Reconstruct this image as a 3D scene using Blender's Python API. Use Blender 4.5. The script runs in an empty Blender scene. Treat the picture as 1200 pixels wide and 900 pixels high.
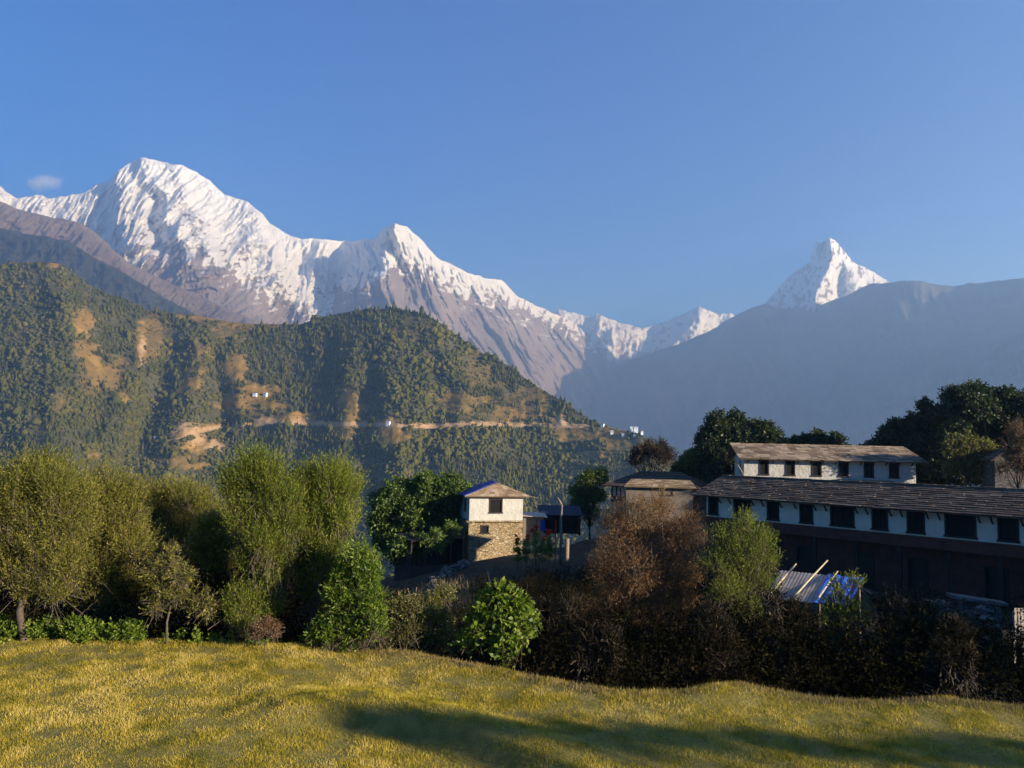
import bpy, math, random
import numpy as np
from mathutils import Vector, Matrix

# ------------------------------------------------------------------ camera, sky, sun
scene = bpy.context.scene
COL = scene.collection
FOC, EYE = 915.0, 5.0
PITCH, ROLL = math.radians(4.78), math.radians(1.3)
_F = np.array([0, math.cos(PITCH), math.sin(PITCH)])
_R0 = np.array([1.0, 0, 0]); _U0 = np.array([0, -math.sin(PITCH), math.cos(PITCH)])
_R = _R0*math.cos(ROLL) + _U0*math.sin(ROLL)
_U = -_R0*math.sin(ROLL) + _U0*math.cos(ROLL)
cam_d = bpy.data.cameras.new('camera'); cam = bpy.data.objects.new('camera', cam_d); COL.objects.link(cam)
cam_d.sensor_width = 36.0; cam_d.lens = 36.0*FOC/1200.0
cam_d.clip_start = 0.1; cam_d.clip_end = 60000.0
m = Matrix.Identity(4)
for i in range(3):
    m[i][0] = _R[i]; m[i][1] = _U[i]; m[i][2] = -_F[i]
m[2][3] = EYE
cam.matrix_world = m
scene.camera = cam

SUN_AZ, SUN_EL = math.radians(120.0), math.radians(13.0)     # azimuth clockwise from +Y
S = Vector((math.sin(SUN_AZ)*math.cos(SUN_EL), math.cos(SUN_AZ)*math.cos(SUN_EL), math.sin(SUN_EL)))
w = bpy.data.worlds.new('World'); scene.world = w; w.use_nodes = True
nt = w.node_tree; nt.nodes.clear()
sky = nt.nodes.new('ShaderNodeTexSky'); sky.sky_type = 'NISHITA'; sky.sun_disc = False
sky.sun_elevation = SUN_EL; sky.sun_rotation = SUN_AZ; sky.altitude = 2000
sky.air_density = 1.0; sky.dust_density = 0.0; sky.ozone_density = 6.0
bg = nt.nodes.new('ShaderNodeBackground'); bg.inputs[1].default_value = 0.1
wo = nt.nodes.new('ShaderNodeOutputWorld')
hs = nt.nodes.new('ShaderNodeHueSaturation'); hs.inputs['Saturation'].default_value = 1.47; hs.inputs['Hue'].default_value = .512
nt.links.new(sky.outputs[0], hs.inputs['Color']); nt.links.new(hs.outputs[0], bg.inputs[0]); nt.links.new(bg.outputs[0], wo.inputs[0])
sun_d = bpy.data.lights.new('sun', 'SUN'); sun = bpy.data.objects.new('sun', sun_d); COL.objects.link(sun)
sun_d.energy = 5.0; sun_d.angle = math.radians(0.53); sun_d.color = (1.0, 0.92, 0.80)
sun.rotation_euler = S.to_track_quat('Z', 'Y').to_euler()
vs = scene.view_settings
vs.view_transform = 'Standard'; vs.look = 'None'; vs.gamma = 1.0; vs.use_curve_mapping = False
vs.exposure = 1.0
scene.cycles.use_denoising = True
scene.cycles.max_bounces = 6; scene.cycles.diffuse_bounces = 3; scene.cycles.volume_bounces = 1
scene.cycles.transmission_bounces = 4

# ------------------------------------------------------------------ helpers
def ray(px, py):
    px = np.asarray(px, float); py = np.asarray(py, float)
    return (_F[None]*FOC + _R[None]*(px.reshape(-1, 1)-600) - _U[None]*(py.reshape(-1, 1)-450))
def at(px, py, Y):
    """world point seen in direction (px, py) at world depth Y (vectorised)"""
    d = ray(px, py); t = np.asarray(Y, float).reshape(-1)/d[:, 1]
    p = d*t[:, None]; p[:, 2] += EYE
    return p
def pt(px, py, Y): return at([px], [py], [Y])[0]

def _hash(ix, iy, seed):
    h = (ix.astype(np.int64)*374761393 + iy.astype(np.int64)*668265263 + seed*2147483647*7 + 1013904223*seed) & 0xFFFFFFFF
    h = ((h ^ (h >> 13))*1274126177) & 0xFFFFFFFF
    h = h ^ (h >> 16)
    return (h & 0xFFFFFF).astype(float)/0xFFFFFF
def noise(x, y, seed=0):
    x, y = np.broadcast_arrays(np.asarray(x, float), np.asarray(y, float))
    ix = np.floor(x); iy = np.floor(y); fx = x-ix; fy = y-iy
    ix = ix.astype(np.int64); iy = iy.astype(np.int64)
    ux = fx*fx*fx*(fx*(fx*6-15)+10); uy = fy*fy*fy*(fy*(fy*6-15)+10)
    a = _hash(ix, iy, seed); b = _hash(ix+1, iy, seed); c = _hash(ix, iy+1, seed); d = _hash(ix+1, iy+1, seed)
    return (a*(1-ux)+b*ux)*(1-uy) + (c*(1-ux)+d*ux)*uy
def fbm(x, y, oct=4, seed=0):
    s = 0; a = 1; t = 0
    for o in range(oct):
        s = s + a*noise(x*2**o, y*2**o, seed+o*17); t += a; a *= .5
    return s/t
def ridged(x, y, oct=4, seed=0, gain=.5):
    s = 0; a = 1; t = 0
    for o in range(oct):
        s = s + a*(1-np.abs(2*noise(x*2**o, y*2**o, seed+o*31)-1)); t += a; a *= gain
    return s/t
def sstep(a, b, x):
    t = np.clip((x-a)/(b-a), 0, 1); return t*t*(3-2*t)
def lerp_pts(pts, x):
    p = np.array(pts, float); return np.interp(x, p[:, 0], p[:, 1])
def seg_dist(px, py, poly):
    """distance to a polyline and the parameter along it"""
    best = np.full(np.shape(px), 1e9); par = np.zeros(np.shape(px)); side = np.zeros(np.shape(px))
    P = np.array(poly, float); n = len(P)-1
    for i in range(n):
        ax, ay = P[i]; bx, by = P[i+1]; dx, dy = bx-ax, by-ay; L = dx*dx+dy*dy
        t = np.clip(((px-ax)*dx+(py-ay)*dy)/L, 0, 1)
        ex = px-(ax+t*dx); ey = py-(ay+t*dy); d = np.hypot(ex, ey)
        k = d < best; best = np.where(k, d, best); par = np.where(k, (i+t)/n, par)
    return best, par

def link(name, mesh, parent=None):
    o = bpy.data.objects.new(name, mesh); COL.objects.link(o)
    if parent is not None: o.parent = parent
    return o
def tag(o, label=None, cat=None, group=None, kind=None):
    if label: o['label'] = label
    if cat: o['category'] = cat
    if group: o['group'] = group
    if kind: o['kind'] = kind
    return o
def thing(name, label, cat, loc=(0, 0, 0), rz=0.0, group=None):
    o = bpy.data.objects.new(name, None); COL.objects.link(o); o.location = loc; o.rotation_euler = (0, 0, rz)
    o.empty_display_size = .3
    return tag(o, label, cat, group)
def np_mesh(name, verts, faces, mat, attrs=None, smooth=False):
    """verts (N,3); faces (M,k) all of one size; attrs {name: per-vertex float}"""
    me = bpy.data.meshes.new(name)
    verts = np.ascontiguousarray(verts, np.float32).reshape(-1, 3); faces = np.ascontiguousarray(faces, np.int32)
    k = faces.shape[1]
    me.vertices.add(len(verts)); me.vertices.foreach_set('co', verts.ravel())
    me.loops.add(faces.size); me.loops.foreach_set('vertex_index', faces.ravel())
    me.polygons.add(len(faces)); me.polygons.foreach_set('loop_start', np.arange(0, faces.size, k, dtype=np.int32))
    if smooth: me.polygons.foreach_set('use_smooth', np.ones(len(faces), bool))
    for an, av in (attrs or {}).items():
        a = me.attributes.new(an, 'FLOAT', 'POINT'); a.data.foreach_set('value', np.ascontiguousarray(av, np.float32).ravel())
    me.update(calc_edges=True); me.materials.append(mat)
    return me
def grid_faces(nx, ny, flip=False):
    i = np.arange((nx-1)*(ny-1)); c = i % (ny-1); r = i//(ny-1); a = r*ny+c
    f = np.stack([a, a+1, a+ny+1, a+ny], 1)
    return f[:, ::-1] if flip else f

class MB:
    """collects boxes, prisms and tubes; build() makes ONE mesh object"""
    def __init__(s): s.v = []; s.f = []; s.t = []
    def add(s, vs, fs, tint=.5):
        b = len(s.v); s.v += [tuple(map(float, q)) for q in vs]; s.t += [tint]*len(vs); s.f += [tuple(b+i for i in q) for q in fs]
    BOXF = [(0, 3, 2, 1), (4, 5, 6, 7), (0, 1, 5, 4), (1, 2, 6, 5), (2, 3, 7, 6), (3, 0, 4, 7)]
    def box(s, x0, y0, z0, x1, y1, z1, tint=.5):
        s.add([(x0, y0, z0), (x1, y0, z0), (x1, y1, z0), (x0, y1, z0), (x0, y0, z1), (x1, y0, z1), (x1, y1, z1), (x0, y1, z1)], s.BOXF, tint)
    def hexa(s, pts, tint=.5): s.add(pts, s.BOXF, tint)
    def prism(s, poly, off, tint=.5):
        """closed polygon (3-D points, any order) extruded by the vector off"""
        n = len(poly); o = np.array(off, float); p = [np.array(q, float) for q in poly]
        s.add(p+[q+o for q in p], [tuple(range(n))[::-1], tuple(range(n, 2*n))]+[(i, (i+1) % n, n+(i+1) % n, n+i) for i in range(n)], tint)
    def tube(s, pts, rad, n=7, tint=.5):
        pts = [np.array(q, float) for q in pts]; b = len(s.v); ring = []
        rad = rad if hasattr(rad, '__len__') else [rad]*len(pts)
        for i, q in enumerate(pts):
            d = pts[min(i+1, len(pts)-1)]-pts[max(i-1, 0)]; d = d/(np.linalg.norm(d)+1e-9)
            a = np.cross(d, (0, 0, 1) if abs(d[2]) < .9 else (1, 0, 0)); a /= np.linalg.norm(a); c = np.cross(d, a)
            for k in range(n):
                th = 2*math.pi*k/n; s.v.append(tuple(q+rad[i]*(a*math.cos(th)+c*math.sin(th)))); s.t.append(tint)
        for i in range(len(pts)-1):
            for k in range(n):
                k2 = (k+1) % n; s.f.append((b+i*n+k, b+i*n+k2, b+(i+1)*n+k2, b+(i+1)*n+k))
        s.f.append(tuple(b+k for k in range(n))[::-1]); s.f.append(tuple(b+(len(pts)-1)*n+k for k in range(n)))
    def build(s, name, mat, parent=None, smooth=False, at=None):
        me = bpy.data.meshes.new(name); me.from_pydata(s.v, [], s.f); me.materials.append(mat)
        a = me.attributes.new('tint', 'FLOAT', 'POINT'); a.data.foreach_set('value', np.array(s.t, np.float32))
        if smooth: me.polygons.foreach_set('use_smooth', np.ones(len(s.f), bool))
        import bmesh
        bm = bmesh.new(); bm.from_mesh(me); bmesh.ops.recalc_face_normals(bm, faces=bm.faces); bm.to_mesh(me); bm.free()
        me.update(); o = link(name, me, parent)
        if at is not None: o.location = at
        return o

# ------------------------------------------------------------------ materials
class N:
    def __init__(s, name):
        s.m = bpy.data.materials.new(name); s.m.use_nodes = True; s.t = s.m.node_tree; s.t.nodes.clear()
        s.out = s.n('ShaderNodeOutputMaterial')
    def n(s, typ, **kw):
        nd = s.t.nodes.new(typ)
        for k, v in kw.items(): setattr(nd, k, v)
        return nd
    def l(s, a, b): s.t.links.new(a, b)
    def val(s, sock, v):
        if hasattr(v, 'is_linked') or isinstance(v, bpy.types.NodeSocket): s.l(v, sock)
        else: sock.default_value = v
    def obj(s): return s.n('ShaderNodeTexCoord').outputs['Object']
    def mapped(s, sc): 
        mp = s.n('ShaderNodeMapping'); s.l(s.obj(), mp.inputs[0]); mp.inputs['Scale'].default_value = sc; return mp.outputs[0]
    def noise(s, scale, detail=4, rough=.55, vec=None):
        nd = s.n('ShaderNodeTexNoise'); nd.inputs['Scale'].default_value = scale; nd.inputs['Detail'].default_value = detail
        nd.inputs['Roughness'].default_value = rough; s.l(vec or s.obj(), nd.inputs['Vector']); return nd.outputs[0]
    def ramp(s, fac, stops):
        nd = s.n('ShaderNodeValToRGB'); e = nd.color_ramp.elements
        while len(e) < len(stops): e.new(.5)
        for q, (p, c) in zip(e, stops): q.position = p; q.color = (*c, 1) if len(c) == 3 else c
        s.l(fac, nd.inputs[0]); return nd.outputs[0]
    def mix(s, fac, a, b, mode='MIX'):
        nd = s.n('ShaderNodeMix', data_type='RGBA', blend_type=mode)
        s.val(nd.inputs[0], fac)
        for sk, v in ((nd.inputs[6], a), (nd.inputs[7], b)):
            if isinstance(v, tuple): sk.default_value = (*v, 1)
            else: s.l(v, sk)
        return nd.outputs[2]
    def math(s, op, a, b=0.0, clamp=False):
        nd = s.n('ShaderNodeMath', operation=op, use_clamp=clamp); s.val(nd.inputs[0], a); s.val(nd.inputs[1], b); return nd.outputs[0]
    def attr(s, name): return s.n('ShaderNodeAttribute', attribute_name=name).outputs['Fac']
    def bump(s, h, strength=.4, dist=.05):
        nd = s.n('ShaderNodeBump'); nd.inputs['Strength'].default_value = strength; nd.inputs['Distance'].default_value = dist
        s.l(h, nd.inputs['Height']); return nd.outputs[0]
    def surf(s, col, rough=.85, normal=None, metallic=0.0, spec=.3):
        p = s.n('ShaderNodeBsdfPrincipled')
        if isinstance(col, tuple): p.inputs['Base Color'].default_value = (*col, 1)
        else: s.l(col, p.inputs['Base Color'])
        s.val(p.inputs['Roughness'], rough); p.inputs['Metallic'].default_value = metallic; p.inputs['Specular IOR Level'].default_value = spec
        if normal is not None: s.l(normal, p.inputs['Normal'])
        s.l(p.outputs[0], s.out.inputs[0]); return s.m

def leaf_mat(name, c0, c1, c2=None, trans=.35, gloss=0.05):
    a = N(name); t = a.attr('tint')
    col = a.ramp(t, [(0, c0), (.55, c1), (1, c2 or c1)])
    d = a.n('ShaderNodeBsdfDiffuse'); a.l(col, d.inputs[0])
    tr = a.n('ShaderNodeBsdfTranslucent')
    tc = a.mix(.5, col, (c1[0]*1.1, c1[1]*1.5, c1[2]*.5)); a.l(tc, tr.inputs[0])
    m1 = a.n('ShaderNodeMixShader'); m1.inputs[0].default_value = trans; a.l(d.outputs[0], m1.inputs[1]); a.l(tr.outputs[0], m1.inputs[2])
    g = a.n('ShaderNodeBsdfGlossy'); g.inputs['Roughness'].default_value = .5; g.inputs[0].default_value = (.9, .9, .9, 1)
    m2 = a.n('ShaderNodeMixShader'); m2.inputs[0].default_value = gloss; a.l(m1.outputs[0], m2.inputs[1]); a.l(g.outputs[0], m2.inputs[2])
    a.l(m2.outputs[0], a.out.inputs[0]); return a.m
def var_mat(name, c0, c1, scale, rough=.9, bump=.0, detail=5, bdist=.03, tint=0.0, spec=.25):
    a = N(name); n1 = a.noise(scale, detail, .6)
    col = a.ramp(n1, [(.3, c0), (.7, c1)])
    if tint:
        k = a.math('MULTIPLY_ADD', a.attr('tint'), 2*tint); a.t.nodes[-1].inputs[2].default_value = 1-tint
        mul = a.n('ShaderNodeVectorMath', operation='SCALE'); a.l(col, mul.inputs[0]); a.l(k, mul.inputs['Scale']); col = mul.outputs[0]
    nm = a.bump(a.noise(scale*3, 6, .65), bump, bdist) if bump else None
    return a.surf(col, rough, nm, spec=spec)
# ------------------------------------------------------------------ far terrain
def relief(name, crest, step, depth_below, Dc, k, disp, back=(400, 1200, 3000), jag=(1.0, 6), seed=1, mat=None, attrs=None, drop=.8, fine=160, scl=1.0):
    """A mountain as real terrain: the crest line stands at its own distances Dc(px), the face runs down towards the
    valley at k metres of approach per step of descent, carved by disp(), and a back slope falls away behind it."""
    x0, x1 = crest[0][0], crest[-1][0]
    px = np.arange(x0, x1+step*.5, step); nx = len(px)
    cy = lerp_pts(crest, px) + jag[0]*(fbm(px/jag[1], px*0+seed, 4, seed)-.5)*2
    sv = np.concatenate([[0], np.cumsum(np.linspace(step*.8, step*1.25, fine))]); sv = sv/sv[-1]
    depth = depth_below(px) if callable(depth_below) else np.full(nx, float(depth_below))
    PX = np.repeat(px[:, None], len(sv), 1); Sd = sv[None]*depth[:, None]; PY = cy[:, None]+Sd
    D0 = np.repeat(Dc(px)[:, None], len(sv), 1)
    D = scl*(k(PX, Sd, D0) + disp(PX, PY, Sd))
    P = at(PX.ravel(), PY.ravel(), D.ravel()).reshape(nx, len(sv), 3)
    bk = []
    for b in back[::-1]:
        q = P[:, 0].copy(); q[:, 1] += b; q[:, 2] -= b*drop; q[:, 0] += b*.1; bk.append(q)
    V = np.concatenate([np.stack(bk, 1), P], 1); ny = V.shape[1]
    at_ = {}
    for an, fn in (attrs or {}).items():
        a = fn(PX, PY, Sd, P); at_[an] = np.concatenate([np.repeat(a[:, :1], len(back), 1), a], 1)
    me = np_mesh(name, V.reshape(-1, 3), grid_faces(nx, ny, True), mat, at_, smooth=False)
    return link(name, me)

def gauss_poly(PX, PY, poly, w, amp, taper=None):
    d, t = seg_dist(PX, PY, poly); g = amp*np.exp(-(d/w)**2)
    if taper is not None: g = g*np.interp(t, [0, 1], taper)
    return g

# -- snow massif
AS = [(-140, 300), (-60, 255), (0, 218), (17, 232), (27, 231), (43, 228), (60, 232), (93, 227), (113, 217), (131, 210), (134, 203), (147, 193), (163, 185),
      (177, 185), (197, 192), (213, 193), (230, 202), (247, 213), (263, 228), (277, 233), (290, 237), (307, 250), (317, 262), (333, 273), (353, 280),
      (380, 280), (400, 282), (413, 282), (437, 280), (450, 268), (463, 261), (477, 265), (493, 280), (513, 302), (530, 310), (547, 320), (567, 325),
      (587, 328), (593, 333), (607, 347), (627, 357), (647, 367), (660, 372), (680, 380), (700, 392), (713, 410), (727, 428), (740, 450), (760, 480)]
AS_D = [(-140, 12500), (0, 12300), (170, 12500), (330, 13000), (400, 13300), (463, 12700), (540, 14500), (600, 16500), (660, 19000), (727, 21500), (760, 22500)]
SNOWLINE = [(-140, 250), (0, 240), (30, 242), (60, 252), (90, 268), (110, 278), (128, 294), (150, 302), (200, 286), (240, 294), (270, 308), (300, 328), (340, 350), (385, 362), (395, 330), (430, 322), (455, 310), (480, 304), (520, 320), (560, 337), (585, 344), (600, 350), (620, 358), (650, 370), (700, 393), (760, 470)]
def as_disp(PX, PY, Sd):
    r = sstep(0, 22, Sd)
    lean = PX - Sd*np.clip((PX-400)/260, -.7, .8)
    wx = lean + 14*(fbm(PX/40, PY/40, 3, 5)-.5)
    d = -640*(ridged(wx/46, PY/170, 3, 11)-.5)*sstep(0, 60, Sd)
    d += -420*(ridged(wx/19, PY/60, 3, 23)-.5)*r
    d += -240*(ridged(wx/7, PY/34, 3, 37)-.5)*sstep(0, 8, Sd)
    d += -150*(fbm(wx/3.4, PY/11, 3, 41)-.5)*sstep(0, 6, Sd) - 50*(noise(PX/2.2, PY/3.2, 43)-.5)*sstep(0, 5, Sd)
    g = gauss_poly
    d += g(PX, PY, [(170, 188), (192, 225), (205, 262), (222, 292)], 13, -260)
    d += g(PX, PY, [(205, 196), (232, 262), (262, 315)], 12, -300)
    d += g(PX, PY, [(140, 205), (140, 250), (152, 285)], 13, -260)
    d += g(PX, PY, [(183, 232), (178, 262), (186, 285)], 9, 420)
    d += g(PX, PY, [(225, 300), (262, 352), (300, 385)], 26, -500)
    d += g(PX, PY, [(152, 300), (190, 292), (232, 294)], 7, 300)
    d += g(PX, PY, [(300, 255), (330, 330), (372, 372)], 20, -350)
    d += g(PX, PY, [(404, 285), (388, 330), (384, 372)], 13, 620)
    d += g(PX, PY, [(463, 263), (444, 310), (428, 350), (420, 390)], 24, -620)
    d += g(PX, PY, [(463, 263), (492, 300), (510, 350), (520, 400)], 16, -420)
    d += g(PX, PY, [(458, 285), (470, 320), (476, 350)], 8, 420)
    d += g(PX, PY, [(550, 325), (600, 400), (650, 450)], 26, -420)
    d += g(PX, PY, [(647, 368), (672, 400), (700, 440)], 16, -420)
    d += g(PX, PY, [(690, 385), (705, 425), (700, 450)], 12, -260)
    return d
def as_snow(PX, PY, Sd, P):
    line = lerp_pts(SNOWLINE, PX)
    n = fbm(PX/9, PY/5, 4, 51)-.5; streak = fbm(PX/4.0+PY/14, PY/30, 3, 57)-.5
    a = (line-PY)/17 + n*1.8 + streak*2.6
    gx = np.gradient(P[..., 1], axis=0); steep = np.abs(gx)/60.
    a = a + .55 - steep*.42
    s = sstep(-.35, .35, a)
    led = fbm(PX/11, (PY-.3*np.abs(PX-430))/2.6+1.6*noise(PX/22, PY/9, 60), 3, 59); band = sstep(70, 12, PY-line)*(PY > line-4)*sstep(.56, .66, led+.25*streak)
    rocky = sstep(.60, .72, fbm(PX/5, PY/3, 4, 53))*sstep(8, 60, PY-lerp_pts(AS, PX))
    return np.clip(np.maximum(s-.75*rocky, band*.55), 0, 1)
a = N('snow_and_rock'); sn = a.attr('snow')
rock = a.ramp(a.noise(.0016, 8, .65), [(.3, (.15, .125, .12)), (.5, (.25, .205, .185)), (.72, (.35, .29, .25))])
sc = a.math('ADD', sn, a.math('MULTIPLY', a.math('SUBTRACT', a.noise(.014, 8, .75), .5), 1.3))
fac = a.ramp(sc, [(.40, (0, 0, 0)), (.58, (1, 1, 1))])
snowc = a.ramp(a.noise(.004, 6, .6), [(.3, (.60, .60, .61)), (.7, (.76, .76, .76))])
nrm = a.bump(a.noise(.006, 10, .68), .7, 60)
M_SNOW = a.surf(a.mix(fac, rock, snowc), .8, nrm, spec=.1)
k_as = lambda PX, Sd, D0: D0 - 13*Sd*np.where(Sd < 60, 1.0, 1.0) - .02*Sd*Sd
o = relief('mountain', AS, 1.15, lambda p: np.interp(p, [-140, 300, 500, 760], [260, 240, 220, 110]), lambda p: lerp_pts(AS_D, p), k_as, as_disp, seed=3, jag=(1.6, 7), mat=M_SNOW, attrs={'snow': as_snow}, fine=210, scl=.56)
tag(o, 'broad snow mountain with a domed main summit and a pointed second peak', 'mountain', kind='structure')

# -- snow peaks at the valley head
VH = [(640, 372), (655, 362), (670, 366), (691, 371), (700, 368), (712, 373), (730, 379), (751, 384), (766, 381), (783, 376), (796, 370), (806, 365), (820, 359), (832, 364), (842, 368),
      (856, 367), (866, 373), (900, 372), (940, 380)]
def vh_disp(PX, PY, Sd):
    d = -420*(ridged(PX/24+PY/60, PY/60, 3, 61)-.5)*sstep(0, 14, Sd) - 190*(ridged(PX/7, PY/14, 3, 67)-.5)*sstep(0, 6, Sd)
    d += gauss_poly(PX, PY, [(702, 368), (722, 388), (745, 395)], 14, -250)
    d += gauss_poly(PX, PY, [(820, 360), (812, 385), (790, 410)], 16, -260) + gauss_poly(PX, PY, [(770, 395), (740, 410), (725, 425)], 14, 200)
    return d
o = relief('mountain', VH, 1.1, 120, lambda p: 17500+0*p, lambda PX, Sd, D0: D0-19*Sd, vh_disp, seed=9, jag=(1.0, 6), mat=M_SNOW,
           attrs={'snow': lambda PX, PY, Sd, P: np.clip(.95-.6*sstep(.55, .7, fbm(PX/4+PY/9, PY/5, 4, 71))-.9*sstep(405, 430, PY), 0, 1)}, fine=100, scl=.74)
tag(o, 'low glaciated snow peaks closing the head of the valley', 'mountain', kind='structure')

# -- fishtail peak
FT = [(860, 400), (880, 372), (897, 355), (912, 338), (925, 323), (938, 314), (948, 308), (953, 292), (956, 283), (961, 285), (966, 283), (972, 279), (978, 281), (989, 293), (996, 303), (1003, 309),
      (1017, 315), (1037, 327), (1060, 345), (1090, 370)]
def ft_disp(PX, PY, Sd):
    d = -260*(ridged(PX/15+PY/45, PY/45, 3, 81)-.5)*sstep(0, 14, Sd) - 100*(ridged(PX/6-PY/20, PY/14, 3, 87)-.5)*sstep(0, 5, Sd)
    d += gauss_poly(PX, PY, [(973, 281), (975, 300), (966, 325), (950, 360)], 13, -1300)
    d += gauss_poly(PX, PY, [(973, 281), (998, 320), (1010, 350)], 12, -500)
    d += gauss_poly(PX, PY, [(985, 300), (985, 345)], 6, 350)
    return d
def ft_snow(PX, PY, Sd, P):
    n = fbm(PX/3.2+PY/30, PY/4.5, 4, 91)
    return np.clip(1.0-.8*sstep(.52, .66, n)-.2*sstep(330, 360, PY), 0, 1)
o = relief('mountain', FT, .9, 110, lambda p: 17000+0*p, lambda PX, Sd, D0: D0-15*Sd, ft_disp, seed=13, jag=(1.0, 5), mat=M_SNOW, attrs={'snow': ft_snow}, fine=110, scl=.61)
tag(o, 'steep fishtail shaped snow peak standing alone above the dark ridge', 'mountain', kind='structure')

# -- shaded ridge on the right
RR = [(600, 500), (640, 474), (670, 456), (700, 441), (728, 426), (765, 413), (801, 401), (833, 387), (850, 376), (870, 365), (885, 359), (897, 356), (910, 360), (920, 362), (934, 360), (950, 358), (966, 356), (982, 350),
      (998, 344), (1010, 337), (1021, 332), (1040, 332), (1055, 329), (1067, 328), (1078, 329), (1090, 332), (1105, 334), (1117, 335), (1135, 332), (1154, 331), (1175, 328), (1200, 326), (1260, 318), (1340, 322), (1440, 300)]
def rr_disp(PX, PY, Sd):
    d = -760*(ridged(PX/80-PY/150, PY/300+PX/400, 3, 101)-.5)*sstep(0, 60, Sd) - 190*(ridged(PX/22-PY/50, PY/90, 3, 107)-.5)*sstep(0, 18, Sd)
    d += -40*(fbm(PX/5, PY/4, 3, 109)-.5)*sstep(0, 6, Sd)
    d += gauss_poly(PX, PY, [(897, 356), (860, 400), (800, 470)], 40, -500) + gauss_poly(PX, PY, [(1060, 330), (990, 400), (900, 480)], 50, -700)
    d += gauss_poly(PX, PY, [(1240, 400), (1100, 440), (1000, 480), (940, 520)], 45, -900)
    return d
a = N('ridge_forest')
M_RIDGE = a.surf(a.ramp(a.noise(.003, 8, .65), [(.35, (.05, .055, .035)), (.6, (.11, .10, .065)), (.78, (.2, .16, .10))]), .95, a.bump(a.noise(.02, 6, .7), .5, 12), spec=.05)
o = relief('mountain_ridge', RR, 1.5, lambda p: np.interp(p, [600, 700, 1000, 1440], [180, 220, 300, 330]), lambda p: np.interp(p, [600, 730, 1040, 1200, 1440], [10500, 9200, 7200, 5600, 4400]),
           lambda PX, Sd, D0: D0-D0*.0016*Sd, rr_disp, seed=17, jag=(1.0, 8), mat=M_RIDGE, fine=170, scl=1.24)
tag(o, 'long dark ridge in blue morning shade on the right of the valley', 'mountain', kind='structure')

# -- two shoulders on the left
BR = [(-160, 170), (-60, 212), (0, 236), (20, 245), (50, 253), (77, 257), (97, 262), (117, 277), (133, 293), (150, 307), (170, 318), (200, 332), (240, 350), (290, 372), (330, 385), (380, 400)]
a = N('dry_grass_slope')
M_BROWN = a.surf(a.ramp(a.noise(.003, 8, .65), [(.3, (.11, .08, .065)), (.6, (.185, .14, .105)), (.8, (.26, .20, .15))]), .95, a.bump(a.noise(.02, 6, .7), .5, 15), spec=.05)
o = relief('mountain_slope', BR, 1.4, lambda p: np.interp(p, [-160, 0, 380], [240, 160, 40]), lambda p: np.interp(p, [-160, 0, 380], [8000, 8600, 10400]), lambda PX, Sd, D0: D0-9*Sd,
           lambda PX, PY, Sd: -420*(ridged(PX/34+PY/40, PY/70, 4, 121)-.5)*sstep(0, 20, Sd)-190*(ridged(PX/10+PY/14, PY/22, 3, 123)-.5)*sstep(0, 8, Sd)-60*(fbm(PX/3, PY/3, 2, 125)-.5)*sstep(0, 4, Sd), seed=21, jag=(1.2, 9), mat=M_BROWN, fine=110, scl=.56)
tag(o, 'reddish brown bare mountain slope below the snow at far left', 'mountain', kind='structure')
DR = [(-160, 240), (-60, 258), (0, 268), (27, 273), (57, 278), (83, 283), (107, 300), (140, 317), (167, 333), (200, 353), (233, 370), (280, 395), (340, 420)]
a = N('far_forest_slope')
M_DARK = a.surf(a.ramp(a.noise(.006, 8, .7), [(.35, (.022, .028, .016)), (.6, (.05, .05, .028)), (.8, (.13, .095, .05))]), .95, a.bump(a.noise(.04, 6, .7), .8, 15), spec=.05)
o = relief('mountain_slope', DR, 1.2, lambda p: np.interp(p, [-160, 0, 340], [160, 110, 40]), lambda p: np.interp(p, [-160, 340], [4600, 5600]), lambda PX, Sd, D0: D0-7*Sd,
           lambda PX, PY, Sd: -300*(ridged(PX/36+PY/40, PY/60, 3, 131)-.5)*sstep(0, 15, Sd)-130*(ridged(PX/9, PY/12, 3, 133)-.5)*sstep(0, 6, Sd), seed=25, jag=(1.4, 4), mat=M_DARK, fine=90, scl=.8)
tag(o, 'dark wooded shoulder behind the forested hill at far left', 'mountain', kind='structure')

# -- valley floor out to the foot of the mountains
n = 60; gx = np.linspace(-10800, 10500, n); gy = np.linspace(-340, 16000, n)
GX, GY = np.meshgrid(gx, gy, indexing='ij'); GZ = -900+60*(fbm(GX/900, GY/900, 3, 3)-.5)
M_VALLEY = var_mat('valley_forest', (.025, .035, .015), (.06, .06, .03), .01)
o = link('valley_ground', np_mesh('valley_ground', np.stack([GX, GY, GZ], -1).reshape(-1, 3), grid_faces(n, n, True), M_VALLEY)); tag(o, 'dark valley floor far below the village', 'valley', kind='structure')

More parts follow.
